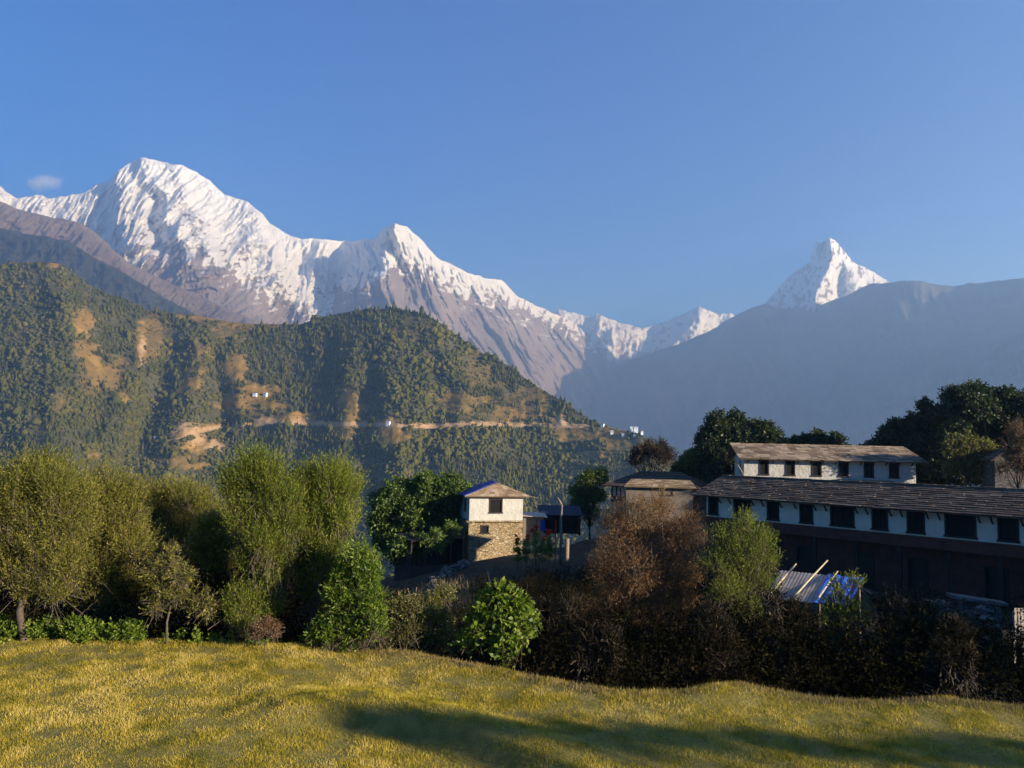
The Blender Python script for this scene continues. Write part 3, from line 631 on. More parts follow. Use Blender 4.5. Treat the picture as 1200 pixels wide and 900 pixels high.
tree('large_leaved_bush', 'bush', 'rounded bush of large glossy green leaves below the stone house', R(9), 19.4, (590, 775),
     [(585, 700, 14), (568, 712, 13), (604, 708, 14), (618, 716, 6), (588, 724, 18), (562, 736, 13), (612, 738, 13), (590, 752, 17), (598, 692, 7), (575, 692, 5), (616, 702, 5), (553, 726, 6), (626, 728, 6), (548, 750, 7)],
     BRIGHT, 1050, .32, 6, .13, .08, up=.6, droop=.25, spread=.9, r0=.03, fork=.2, limbs=12, small=True)
tree('brown_shrub', 'shrub', 'large russet brown feathery shrub in front of the long house', R(10), 28.5, (765, 760),
     [(775, 586, 16), (752, 592, 14), (770, 604, 22), (742, 610, 20), (735, 590, 12), (716, 608, 14), (798, 612, 22), (722, 632, 22), (758, 635, 28), (792, 640, 26), (815, 632, 14), (705, 660, 24), (742, 668, 28), (782, 672, 26), (810, 668, 18), (718, 700, 26), (760, 706, 26), (798, 702, 22), (740, 735, 24), (690, 720, 22), (785, 735, 18)],
     BROWN, 10500, .5, 9, .055, .018, up=.5, droop=.25, spread=.75, r0=.07, fork=.2, limbs=22, small=True, depth=1.4)
tree('green_shrub', 'shrub', 'upright olive green shrub standing in front of the long house windows', R(11), 27.0, (868, 740),
     [(872, 615, 14), (850, 630, 16), (890, 635, 16), (868, 645, 22), (900, 655, 12), (842, 660, 18), (880, 672, 22), (856, 690, 22), (898, 685, 14), (872, 712, 18), (838, 695, 10)],
     GREENW, 3600, .55, 9, .07, .02, up=1.0, droop=.06, spread=.55, r0=.04, fork=.2, limbs=18, small=True)
tree('thin_shrub', 'shrub', 'thin weedy green shrub in front of the blue tarp', R(12), 20.5, (988, 790),
     [(985, 690, 10), (1000, 680, 8), (975, 710, 12), (1000, 712, 14), (985, 728, 14), (1010, 725, 8), (988, 750, 10), (962, 725, 6)],
     GREENW, 620, .4, 8, .075, .024, up=1.2, droop=.06, spread=.6, r0=.02, fork=.4, limbs=10, small=True)
tree('ruddy_shrub', 'shrub', 'small dried reddish shrub at the foot of the slender willow', R(13), 19.2, (310, 752),
     [(308, 734, 9), (320, 740, 8), (300, 742, 8)], BROWN, 420, .2, 7, .05, .015, up=.8, droop=.1, spread=.8, r0=.012, fork=.2, limbs=6, small=True)
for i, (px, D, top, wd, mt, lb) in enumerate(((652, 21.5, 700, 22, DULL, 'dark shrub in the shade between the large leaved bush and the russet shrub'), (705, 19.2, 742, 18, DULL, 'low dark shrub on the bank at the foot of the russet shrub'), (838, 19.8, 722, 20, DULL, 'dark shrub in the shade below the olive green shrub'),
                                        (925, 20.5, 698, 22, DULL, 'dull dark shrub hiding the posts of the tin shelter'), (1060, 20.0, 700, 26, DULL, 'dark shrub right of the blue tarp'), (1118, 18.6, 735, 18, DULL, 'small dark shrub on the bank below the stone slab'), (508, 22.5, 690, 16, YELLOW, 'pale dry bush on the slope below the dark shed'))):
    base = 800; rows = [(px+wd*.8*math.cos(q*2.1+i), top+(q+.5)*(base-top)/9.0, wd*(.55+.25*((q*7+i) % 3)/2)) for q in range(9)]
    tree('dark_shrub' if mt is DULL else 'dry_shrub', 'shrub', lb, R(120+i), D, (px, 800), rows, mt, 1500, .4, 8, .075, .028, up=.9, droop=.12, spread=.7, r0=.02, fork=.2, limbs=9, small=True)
# trees round the houses
tree('fig_tree', 'tree', 'broad dense fig tree with large glossy leaves left of the stone house', R(20), 75.0, (498, 668),
     [(500, 570, 16), (470, 574, 16), (530, 570, 15), (454, 586, 18), (485, 590, 24), (518, 588, 24), (546, 580, 15), (448, 610, 15), (470, 612, 20), (500, 612, 22), (528, 606, 18), (452, 632, 14), (476, 634, 16), (558, 590, 8), (505, 636, 14), (470, 640, 13, -7), (492, 636, 12, -7), (512, 630, 11, -7), (528, 622, 9, -6)],
     FIG, 15000, .75, 7, .27, .14, up=.5, droop=.35, spread=.9, r0=.3, fork=.4, limbs=14, depth=2.2, dn=2)
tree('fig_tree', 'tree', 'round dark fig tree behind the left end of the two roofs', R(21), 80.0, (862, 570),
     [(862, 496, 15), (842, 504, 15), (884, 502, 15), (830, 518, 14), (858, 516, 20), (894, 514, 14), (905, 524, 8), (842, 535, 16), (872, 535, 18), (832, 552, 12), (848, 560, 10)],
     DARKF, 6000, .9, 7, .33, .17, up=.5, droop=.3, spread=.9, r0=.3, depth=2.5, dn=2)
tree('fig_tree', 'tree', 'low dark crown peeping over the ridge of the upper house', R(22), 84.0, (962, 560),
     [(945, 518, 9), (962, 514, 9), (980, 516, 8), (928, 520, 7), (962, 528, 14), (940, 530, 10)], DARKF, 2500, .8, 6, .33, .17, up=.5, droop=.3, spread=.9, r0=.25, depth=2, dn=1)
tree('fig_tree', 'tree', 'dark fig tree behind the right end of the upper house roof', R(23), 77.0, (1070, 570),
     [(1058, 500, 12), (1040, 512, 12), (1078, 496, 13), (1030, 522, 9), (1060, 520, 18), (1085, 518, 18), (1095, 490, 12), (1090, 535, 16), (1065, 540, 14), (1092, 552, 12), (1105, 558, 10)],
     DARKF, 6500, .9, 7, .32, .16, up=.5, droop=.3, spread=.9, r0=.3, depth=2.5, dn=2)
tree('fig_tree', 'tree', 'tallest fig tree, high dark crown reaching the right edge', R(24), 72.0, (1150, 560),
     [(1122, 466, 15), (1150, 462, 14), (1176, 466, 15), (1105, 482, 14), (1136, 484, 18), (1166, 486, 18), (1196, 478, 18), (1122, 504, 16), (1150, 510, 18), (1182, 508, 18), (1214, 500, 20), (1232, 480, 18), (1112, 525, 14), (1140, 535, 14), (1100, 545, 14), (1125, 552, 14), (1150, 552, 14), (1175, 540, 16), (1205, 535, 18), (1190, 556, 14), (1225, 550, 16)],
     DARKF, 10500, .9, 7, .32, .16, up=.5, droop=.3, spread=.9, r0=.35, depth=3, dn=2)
tree('yellow_tree', 'tree', 'yellow green bushy tree below the tallest fig', R(25), 66.0, (1132, 565),
     [(1128, 518, 12), (1112, 526, 10), (1145, 524, 11), (1158, 522, 7), (1128, 536, 14), (1150, 538, 10), (1115, 546, 10), (1140, 550, 10)], YELLOW, 1500, .5, 8, .17, .08, up=.6, droop=.15, spread=.8, r0=.1, small=False)
tree('bare_shrub', 'shrub', 'dry brown half bare shrub at the right edge beside the hut', R(26), 58.0, (1192, 565),
     [(1190, 505, 10), (1200, 515, 14), (1185, 525, 12), (1195, 540, 14), (1215, 525, 16), (1180, 545, 8)], BROWN, 1500, .7, 7, .1, .035, up=.6, droop=.15, spread=.7, r0=.08, limbs=16)
tree('leafy_tree', 'tree', 'shaded leafy tree left of the old dark roofed house', R(27), 84.0, (692, 620),
     [(690, 562, 12), (704, 558, 10), (680, 574, 12), (698, 580, 14), (676, 592, 9), (690, 598, 10)], FIG, 3600, .6, 7, .18, .08, up=.5, droop=.2, spread=.8, r0=.14)
tree('round_tree', 'tree', 'dark rounded fine leaved tree behind the old dark roofed house', R(28), 97.0, (765, 575),
     [(762, 524, 9), (748, 530, 10), (776, 527, 10), (764, 538, 14), (786, 536, 8), (742, 540, 6)], DULL, 2600, .7, 8, .14, .05, up=.6, droop=.1, spread=.7, r0=.2, depth=2)
tree('leafy_tree', 'tree', 'low fig like tree with a sunlit top between the two house groups', R(29), 86.0, (818, 575),
     [(818, 535, 11), (804, 543, 11), (830, 538, 10), (816, 550, 14), (796, 552, 8), (838, 548, 7)], FIG, 4000, .6, 7, .2, .1, up=.5, droop=.25, spread=.8, r0=.15)
# beyond the picture's right edge: unseen trees added to shade the bank and the field
for i, (x, y, h, rr, lb) in enumerate([(28.5, 23, 6.6, 3.2, 'unseen fig tree added for its shade right of the field, first in its row'), (34.5, 31.5, 8.6, 3.4, 'unseen fig tree added for its shade right of the field, second in its row'), (24.5, 13.5, 5.4, 2.4, 'unseen fig tree added for its shade right of the field, shortest of its row'), (41, 28, 10, 4, 'unseen fig tree added for its shade right of the field, tallest of its row')]):
    rng = R(40+i); root = thing('added_shade_tree', lb, 'tree', (x, y, gz(x, y)), 0, 'shade trees added right of the field')
    cl = []
    for _ in range(16):
        d = unit(rng.normal(0, 1, 3)); cl.append((d[0]*rr*.7, d[1]*rr*.7, h*.58+d[2]*h*.32, rr*.42))
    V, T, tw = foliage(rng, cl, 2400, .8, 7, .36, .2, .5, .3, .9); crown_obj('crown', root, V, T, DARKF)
    trunk_mesh(rng, (0, 0, 0), cl, .28, .3, 10).build('trunk', M_BARK, root, smooth=True)

# unseen trees added further along, flat crowns shaped to cast the field's dark band
for i in range(7):
    rng = R(70+i); x = 27.1+2.05*i; y = -2.7-.13*i+rng.normal(0, .12); h = 8.1+rng.normal(0, .07)
    root = thing('shadow_band_tree', 'unseen bare trunked tree added to cast the shadow band, right of the field', 'tree', (x, y, gz(x, y)), 0, 'shadow casting trees added right of the field')
    cl = [(rng.normal(0, .75), rng.normal(0, .12), h+rng.normal(0, .05), rng.uniform(.13, .21)) for _ in range(7)]
    V, T, tw = foliage(rng, cl, 210, .35, 6, .16, .09, .1, .1, .9); crown_obj('crown', root, V, T, DARKF)
    trunk_mesh(rng, (0, 0, 0), cl, .09, .8, 9).build('trunk', M_BARK, root, smooth=True)

# ------------------------------------------------------------------ undergrowth on the bank, weeds along the edge, dry tufts
rng = R(60); cl = []
TOPL = [(400, 690), (450, 725), (520, 748), (560, 735), (640, 722), (690, 700), (740, 715), (840, 705), (890, 706), (930, 716), (960, 722), (1000, 728), (1050, 708), (1120, 724), (1200, 712), (1340, 700)]
for _ in range(1500):
    px = rng.uniform(425, 1330); k_ = az(px, 720); y = 18+rng.uniform(.2, 7.5); y = max(y, edge_y(k_*18)+.7)
    if px > 1030 and y > 22 and rng.uniform() < .6: continue
    x = k_*y; g_ = gz(x, y); topz = pt(px, lerp_pts(TOPL, px)+64*(noise(np.array([px/34.]), np.array([y]), 8)[0]-.3), y)[2]; r = rng.uniform(.28, .6)
    if y-edge_y(x) < 1.3: r *= .55; topz = min(topz, .25)
    z = g_+(max(topz-g_, .3))*rng.uniform(.05, 1)**.8-r*.5
    cl.append((x, y, z, r))
for _ in range(900):
    px = rng.uniform(425, 1000); y = rng.uniform(25, 52); x = az(px, 700)*y
    if (px > 880 and y > 33) or (px < 560 and y > 36): continue
    r = rng.uniform(.4, .9); cl.append((x, y, gz(x, y)+rng.uniform(.1, .9), r))
for _ in range(620):
    px = rng.uniform(-80, 430); y = rng.uniform(20.5, 27); x = az(px)*y; r = rng.uniform(.4, .8); cl.append((x, y, gz(x, y)+rng.uniform(.2, 3.1), r))
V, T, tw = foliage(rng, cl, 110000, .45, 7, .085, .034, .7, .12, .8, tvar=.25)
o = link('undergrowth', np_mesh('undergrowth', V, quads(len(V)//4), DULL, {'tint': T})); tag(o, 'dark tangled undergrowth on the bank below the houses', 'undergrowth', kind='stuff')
cl = []
for _ in range(150):
    px = rng.choice([rng.uniform(-60, 24), rng.uniform(36, 180), rng.uniform(60, 175), rng.uniform(180, 420)]); x = az(px)*20; y = edge_y(x)+rng.uniform(-.25, .9); x = az(px)*y; r = rng.uniform(.12, .24)*(1.3 if px < 180 else .8)
    cl.append((x, y, gz(x, y)+r*.9, r))
V, T, tw = foliage(rng, cl, 3600, .25, 7, .085, .045, 1.0, .15, .8)
o = link('weeds', np_mesh('weeds', V, quads(len(V)//4), BRIGHT, {'tint': T})); tag(o, 'green nettle like weeds along the far edge of the field', 'weeds', kind='stuff')
# long dry grass along the drop and on the slope under the fig tree
n = 14000; px = rng.uniform(430, 1230, n); x = az(0)*0+np.interp(px, [0, 1200], [az(0), az(1200)])*18; y = edge_y(x)+rng.normal(-.05, .22, n); x = np.interp(px, [0, 1200], [az(0), az(1200)])*y
P1 = np.stack([x, y, ground_z(x, y)-.02], 1)
n2 = 16000; px = rng.normal(478, 34, n2); y = rng.uniform(40, 60, n2); x = np.interp(px, [0, 1200], [az(0), az(1200)])*y; P2 = np.stack([x, y, ground_z(x, y)-.03], 1)
h = np.concatenate([rng.uniform(.05, .15, n), rng.uniform(.25, .8, n2)]); P = np.concatenate([P1, P2])
V, F, T = blades(rng, P, h, np.concatenate([np.full(n, .014), np.full(n2, .04)]), np.clip(rng.normal(.45, .25, n+n2), 0, 1), .4)
o = link('dry_grass', np_mesh('dry_grass', V, F, STRAW, {'tint': T})); tag(o, 'tall straw coloured grass on the bank', 'grass', kind='stuff')
# ------------------------------------------------------------------ buildings
def stone_mat(name, cols, scale=(3.6, 3.6, 8.0), mortar=(.10, .08, .055), bump=.9):
    a = N(name); mp = a.n('ShaderNodeMapping'); a.l(a.obj(), mp.inputs[0]); mp.inputs['Scale'].default_value = scale
    nz = a.n('ShaderNodeTexNoise'); nz.inputs['Scale'].default_value = 1.6; nz.inputs['Detail'].default_value = 3; a.l(mp.outputs[0], nz.inputs['Vector'])
    wv = a.n('ShaderNodeVectorMath', operation='MULTIPLY_ADD'); a.l(nz.outputs['Color'], wv.inputs[0]); wv.inputs[1].default_value = (.5, .5, .5); a.l(mp.outputs[0], wv.inputs[2])
    v = a.n('ShaderNodeTexVoronoi', feature='F1'); v.inputs['Scale'].default_value = 1.0; a.l(wv.outputs[0], v.inputs['Vector'])
    e = a.n('ShaderNodeTexVoronoi', feature='DISTANCE_TO_EDGE'); e.inputs['Scale'].default_value = 1.0; a.l(wv.outputs[0], e.inputs['Vector'])
    sp = a.n('ShaderNodeSeparateColor'); a.l(v.outputs['Color'], sp.inputs[0])
    col = a.ramp(sp.outputs[0], [(i/(len(cols)-1), c) for i, c in enumerate(cols)])
    col = a.mix(a.math('MULTIPLY', a.noise(14, 5, .7), .55), col, tuple(q*.55 for q in cols[0]))
    j = a.ramp(e.outputs['Distance'], [(.02, (0, 0, 0)), (.09, (1, 1, 1))])
    return a.surf(a.mix(j, mortar, col), .9, a.bump(j, bump, .04), spec=.15)
def plaster_mat(name, white=(.46, .42, .34), stain=(.28, .235, .17), bare=(.22, .16, .10), amt=.62, zs=.45):
    a = N(name)
    n1 = a.ramp(a.noise(1.1, 8, .7), [(.42, (0, 0, 0)), (.72, (1, 1, 1))])
    mp = a.n('ShaderNodeMapping'); a.l(a.obj(), mp.inputs[0]); mp.inputs['Scale'].default_value = (3.0, 3.0, .5)
    n2 = a.ramp(a.noise(1.5, 6, .7, mp.outputs[0]), [(.52, (0, 0, 0)), (.78, (1, 1, 1))])
    c = a.mix(a.math('MULTIPLY', n1, .5), white, stain); c = a.mix(a.math('MULTIPLY', n2, .55), c, stain)
    n3 = a.ramp(a.noise(2.3, 9, .75), [(amt, (0, 0, 0)), (amt+.05, (1, 1, 1))])
    c = a.mix(n3, c, bare)
    rub = a.n('ShaderNodeTexVoronoi', feature='SMOOTH_F1'); rub.inputs['Scale'].default_value = 4.5; a.l(a.obj(), rub.inputs['Vector'])
    return a.surf(c, .9, a.bump(rub.outputs['Distance'], .55, .06), spec=.15)
M_STONE = stone_mat('ochre_rubble_stone', [(.22, .14, .06), (.42, .28, .13), (.50, .37, .20), (.32, .23, .12), (.60, .46, .27)])
M_STONED = stone_mat('grey_field_stone', [(.10, .09, .075), (.17, .15, .12), (.24, .21, .17), (.13, .11, .09)])
M_WHITE = plaster_mat('whitewashed_wall')
M_WHITE2 = plaster_mat('warmed_whitewash', (.88, .58, .41), (.62, .41, .28), (.26, .17, .11), .66)  # warm light put into the tint to offset blue skylight on this shaded wall
M_MUD = var_mat('red_mud_plaster', (.10, .028, .018), (.17, .052, .034), 2.5, .95, .4)
M_WOOD = var_mat('dark_old_timber', (.018, .013, .010), (.050, .036, .025), 9, .8, .5)
M_WOODP = var_mat('weathered_timber', (.13, .09, .055), (.28, .20, .13), 9, .85, .4)
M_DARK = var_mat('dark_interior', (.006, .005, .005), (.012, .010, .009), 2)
M_SLATE = None
def slate_mat(name, c0, c1, c2):
    a = N(name); t = a.attr('tint'); c = a.ramp(t, [(.05, c0), (.5, c1), (.95, c2)])
    c = a.mix(a.math('MULTIPLY', a.ramp(a.noise(2.4, 8, .75), [(.45, (0, 0, 0)), (.75, (1, 1, 1))]), .55), c, tuple(q*.45 for q in c1))
    return a.surf(c, .85, a.bump(a.noise(9, 7, .7), .5, .03), spec=.2)
M_SLATE_WARM = slate_mat('warm_slate', (.12, .083, .052), (.225, .158, .10), (.36, .27, .18))
M_SLATE_DARK = slate_mat('dark_slate', (.075, .048, .030), (.145, .095, .058), (.25, .175, .115))
M_SLATE_RED = slate_mat('ruddy_slate', (.17, .115, .065), (.28, .18, .095), (.40, .30, .19))
M_BLUE = var_mat('blue_roof_sheet', (.008, .035, .17), (.016, .065, .28), 1.2, .45, .15)
M_TARP = var_mat('blue_tarp', (.02, .07, .42), (.06, .20, .70), 4.0, .5, .6)
M_TIN = var_mat('grey_tin_sheet', (.26, .205, .15), (.46, .38, .29), 2.0, .5, .2)
M_BAMBOO = var_mat('bamboo', (.34, .26, .13), (.55, .44, .25), 6, .6)
M_GLASS = N('window_glass').surf((.02, .025, .03), .15, None, spec=.5)

def slates(mb, rng, A, B, C, Dp, rows, wmin=.35, wmax=.75, th=.035, rag=.05, t0=.5, tv=.22):
    """roof plane: A-B eave (left, right), C-D ridge (left, right); overlapping slates, every row proud of the one above"""
    A, B, C, Dp = (np.array(q, float) for q in (A, B, C, Dp)); nrm = np.cross(B-A, C-A); nrm /= np.linalg.norm(nrm)
    if nrm[2] < 0: nrm = -nrm
    # a closed deck under the slates
    mb.hexa([tuple(q-nrm*(.07)) for q in (A, B, Dp, C)]+[tuple(q-nrm*.012) for q in (A, B, Dp, C)], .3)
    for r in range(rows):
        f0, f1 = r/rows, (r+1.28)/rows
        f1 = min(f1, 1.0)
        L0, R0 = A+(C-A)*f0, B+(Dp-B)*f0; L1, R1 = A+(C-A)*f1, B+(Dp-B)*f1; W = np.linalg.norm(R0-L0); s = -rng.uniform(0, .2); rt = rng.normal(0, .06)
        while s < W:
            w_ = rng.uniform(wmin, wmax); a0, a1 = max(s/W, -.002), min((s+w_-.015)/W, 1.002); s += w_
            if a1-a0 < .03/W: continue
            lift = rng.uniform(.012, .04); dn = rng.uniform(-rag, rag*.4)*np.array((L0-L1)/np.linalg.norm(L0-L1)); jz = rng.uniform(-.004, .01)
            q = [L0+(R0-L0)*a0-dn, L0+(R0-L0)*a1-dn*rng.uniform(.5, 1.4), L1+(R1-L1)*a1, L1+(R1-L1)*a0]
            base = [nrm*(lift), nrm*(lift+rng.uniform(0, .012)), nrm*(.002+jz*.2), nrm*(.002+jz*.2)]
            mb.hexa([tuple(p+b_) for p, b_ in zip(q, base)]+[tuple(p+b_+nrm*th*k) for p, b_, k in zip(q, base, (1, 1, .4, .4))], float(np.clip(t0+rt+rng.normal(0, tv), 0, 1)))
def wall_with_holes(mb, x0, x1, z0, z1, y0, y1, holes):
    """a wall along x, thickness y0..y1, pierced by holes (xa, xb, za, zb): built as butted blocks"""
    hs = sorted(holes); x = x0
    for xa, xb, za, zb in hs:
        if xa > x: mb.box(x, y0, z0, xa, y1, z1)
        if za > z0: mb.box(xa, y0, z0, xb, y1, za)
        if zb < z1: mb.box(xa, y0, zb, xb, y1, z1)
        x = xb
    if x < x1: mb.box(x, y0, z0, x1, y1, z1)
def window(parent, xa, xb, za, zb, y, shutters=2, frame=M_WOOD, proud=.05, fw=.09, label=None):
    """timber window in a hole of a front wall (front face at y, outside towards -y): frame with a leaf on each side"""
    f = MB(); p = y-proud
    f.box(xa-.02, p, zb-fw, xb+.02, y+.16, zb+.04); f.box(xa-.06, p-.04, za-.05, xb+.06, y+.16, za+fw*.6)
    f.box(xa-.012, p+.004, za+fw*.6, xa+fw, y+.156, zb-fw); f.box(xb-fw, p+.004, za+fw*.6, xb+.012, y+.156, zb-fw)
    fo = f.build('window', frame, parent)
    s = MB(); n = shutters; w_ = (xb-xa-2*fw)/n
    for i in range(n):
        a0 = xa+fw+i*w_; s.box(a0+.008, y+.06, za+fw*.6+.01, a0+w_-.008, y+.09, zb-fw-.01)
        s.box(a0+.05, y+.045, za+.2, a0+w_-.05, y+.062, za+.26); s.box(a0+.05, y+.045, zb-.3, a0+w_-.05, y+.062, zb-.24)
    s.build('shutter', M_DARK if frame is M_WOOD else frame, fo)
    return fo
def strut(parent, x, y, z, reach=.5, drop=.55, mat=None):
    b = MB(); b.hexa([(x-.04, y-.005, z-drop), (x+.04, y-.005, z-drop), (x+.04, y-.085, z-drop+.02), (x-.04, y-.085, z-drop+.02), (x-.04, y-reach+.08, z), (x+.04, y-reach+.08, z), (x+.04, y-reach, z), (x-.04, y-reach, z)])
    return b.build('bracket', mat or M_WOOD, parent)
def on_line(P0, u, px, py):
    d = ray([px], [py])[0]; k = d[0]/d[1]       # P0.x + u.x s = k (P0.y + u.y s)
    return (k*P0[1]-P0[0])/(u[0]-k*u[1])

# ---- long house with the slate roof
rng = R(80)
PL = np.array([az(828, 590)*55.0, 55.0]); PR = np.array([az(1200, 610)*40.5, 40.5]); U_ = (PR-PL)/np.linalg.norm(PR-PL); RZ = math.atan2(U_[1], U_[0])
zb = -2.75; LEN = 27.0
LH = thing('long_house', 'long old house with a dark slate roof and a row of shuttered windows', 'house', (PL[0], PL[1], zb), RZ)
ZW0, ZW1 = 3.42, 4.98           # white upper storey
wins = []
for px, hw in ((836, .40), (870, .66), (906, .42), (945, .44), (987, .74), (1031, .46), (1073, .48), (1125, .78), (1181, .48), (1243, .48), (1312, .95)):
    s = on_line(PL, U_, px, 600); wins.append((s-hw, s+hw, ZW0+.14, ZW1-.12))
b = MB(); wall_with_holes(b, 0, LEN, ZW0, ZW1, 0, .4, wins); b.box(0, .4, ZW0, .4, 5.2, ZW1); b.box(LEN-.4, .4, ZW0, LEN, 5.2, ZW1); b.box(.4, 4.8, ZW0, LEN-.4, 5.2, ZW1)
b.prism([(0.02, .02, ZW1), (.02, 5.18, ZW1), (.02, 2.6, ZW1+.95)], (.36, 0, 0))
b.build('upper_wall', M_WHITE2, LH)
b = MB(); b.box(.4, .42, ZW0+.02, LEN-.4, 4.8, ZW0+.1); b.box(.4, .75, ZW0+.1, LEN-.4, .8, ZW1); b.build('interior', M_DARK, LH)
for q in wins:
    window(LH, *q, y=0, shutters=2)
    strut(LH, q[0]-.22, 0, ZW1+.02, .62, .62); strut(LH, q[1]+.22, 0, ZW1+.02, .62, .62)
b = MB(); b.box(-.12, -.34, ZW0-.12, LEN+.1, .42, ZW0-.002); b.box(-.1, -.30, ZW0-.62, LEN+.08, -.12, ZW0-.122); b.build('mud_band', M_MUD, LH)
doors = []
for px in (935, 1005, 1068, 1160): 
    s = on_line(PL, U_, px, 660); doors.append((s-.5, s+.5, .05, 1.95))
b = MB(); wall_with_holes(b, 0, LEN, 0, ZW0-.12, .9, 1.3, doors); b.box(0, 1.3, 0, .4, 5.2, ZW0-.12); b.box(LEN-.4, 1.3, 0, LEN, 5.2, ZW0-.12); b.box(.4, 4.8, 0, LEN-.4, 5.2, ZW0-.12); b.build('lower_wall', M_MUD, LH)
for q in doors:
    d_ = MB(); d_.box(q[0]+.02, 1.0, q[2], q[1]-.02, 1.06, q[3]-.02); do = d_.build('door', M_WOOD, LH)
    f = MB(); f.box(q[0]-.08, .86, q[2], q[0]+.02, .96, q[3]); f.box(q[1]-.02, .86, q[2], q[1]+.08, .96, q[3]); f.box(q[0]-.12, .85, q[3], q[1]+.12, .96, q[3]+.12); f.build('frame', M_WOOD, do)
b = MB(); b.box(-.2, -.9, -.5, LEN+.1, 5.3, .06); b.build('plinth', M_STONED, LH)
for i in range(11):
    x = .4+i*2.55; b = MB(); b.box(x-.08, -.28, .06, x+.08, -.13, ZW0-.66); b.box(x-.2, -.27, ZW0-.66, x+.2, -.14, ZW0-.625); b.build('post', M_WOOD, LH)
b = MB(); slates(b, rng, (-.7, -.78, ZW1-.12), (LEN+.4, -.78, ZW1-.12), (-.35, 2.6, ZW1+1.2), (LEN+.4, 2.6, ZW1+1.2), 13, .4, .95, .04, .07, .42, .22)
slates(b, rng, (LEN+.4, 6.0, ZW1-.12), (-.7, 6.0, ZW1-.12), (LEN+.4, 2.6, ZW1+1.2), (-.35, 2.6, ZW1+1.2), 8, .6, 1.1, .04, .07)
for i in range(44): b.box(-.4+i*.63, 2.42+rng.uniform(-.04, .04), ZW1+1.17, .2+i*.63, 2.78+rng.uniform(-.04, .04), ZW1+1.25+rng.uniform(0, .03), rng.uniform(.2, .7))
b.build('roof', M_SLATE_DARK, LH)

# ---- upper house behind it
rng = R(81)
PL = np.array([az(872, 545)*70.5, 70.5]); PR = np.array([az(1073, 545)*69.0, 69.0]); U_ = (PR-PL)/np.linalg.norm(PR-PL); RZ = math.atan2(U_[1], U_[0]); LEN = float(np.linalg.norm(PR-PL))
zt = pt(970, 538, 69.7)[2]; zb = zt-4.2
UH = thing('upper_house', 'whitewashed house with a sunlit brown slate roof above the long dark roof', 'house', (PL[0], PL[1], zb), RZ)
ZW0, ZW1 = 2.45, 4.2
wins = []
for px in (895.3, 926, 957, 988.5, 1018, 1047.5): s = on_line(PL, U_, px, 546); wins.append((s-.42, s+.42, ZW0+.22, ZW1-.2))
b = MB(); wall_with_holes(b, 0, LEN, 0, ZW1, 0, .45, wins); wall_h = [(1.4, 2.1, ZW0+.25, ZW1-.25)]
b.box(LEN-.45, .45, 0, LEN, 4.6, ZW1); b.box(.45, 4.15, 0, LEN-.45, 4.6, ZW1)
b.box(0, .45, 0, .45, 1.5, ZW1); b.box(0, 1.5, 0, .45, 2.2, ZW0+.25); b.box(0, 1.5, ZW1-.2, .45, 2.2, ZW1); b.box(0, 2.2, 0, .45, 4.6, ZW1)
b.prism([(.02, .02, ZW1), (.02, 4.58, ZW1), (.02, 2.3, ZW1+1.02)], (.4, 0, 0)); b.prism([(LEN-.42, .02, ZW1), (LEN-.42, 4.58, ZW1), (LEN-.42, 2.3, ZW1+1.02)], (.4, 0, 0))
b.build('wall', M_WHITE, UH)
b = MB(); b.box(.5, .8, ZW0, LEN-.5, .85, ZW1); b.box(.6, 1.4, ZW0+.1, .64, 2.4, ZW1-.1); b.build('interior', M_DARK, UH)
for q in wins: window(UH, *q, y=0, shutters=2)
for i in range(14): strut(UH, .35+i*(LEN-.7)/13, 0, ZW1+.02, .55, .5)
b = MB(); b.tube([(-.05, -.35, ZW0+.1), (-.5, .1, ZW0+1.0), (-.85, .5, ZW0+1.75)], .035, 6); b.build('pole', M_BAMBOO, UH)
b = MB(); slates(b, rng, (-.55, -.75, ZW1-.12), (LEN+.75, -.75, ZW1-.12), (-.85, 2.3, ZW1+1.22), (LEN-.1, 2.3, ZW1+1.22), 10, .4, .85, .05, .08, .5, .36)
slates(b, rng, (LEN+.75, 5.35, ZW1-.12), (-.55, 5.35, ZW1-.12), (LEN-.1, 2.3, ZW1+1.22), (-.85, 2.3, ZW1+1.22), 7, .6, 1.0, .045, .06)
slates(b, rng, (LEN+.78, -.7, ZW1-.15), (LEN+.78, 5.3, ZW1-.15), (LEN-.06, 2.28, ZW1+1.19), (LEN-.06, 2.32, ZW1+1.19), 6, .5, .9, .04, .05)
for i in range(30): 
    w_ = (LEN+.7)/30; b.box(-.85+i*w_, 2.14+rng.uniform(-.03, .03), ZW1+1.2, -.85+(i+.96)*w_, 2.46+rng.uniform(-.03, .03), ZW1+1.28+rng.uniform(0, .03), rng.uniform(.4, 1))
b.build('roof', M_SLATE_WARM, UH)
b = MB(); b.box(LEN*.55, -.62, ZW0-.5, LEN*.86, -.03, ZW0-.02); b.build('ledge', M_SLATE_RED, UH)

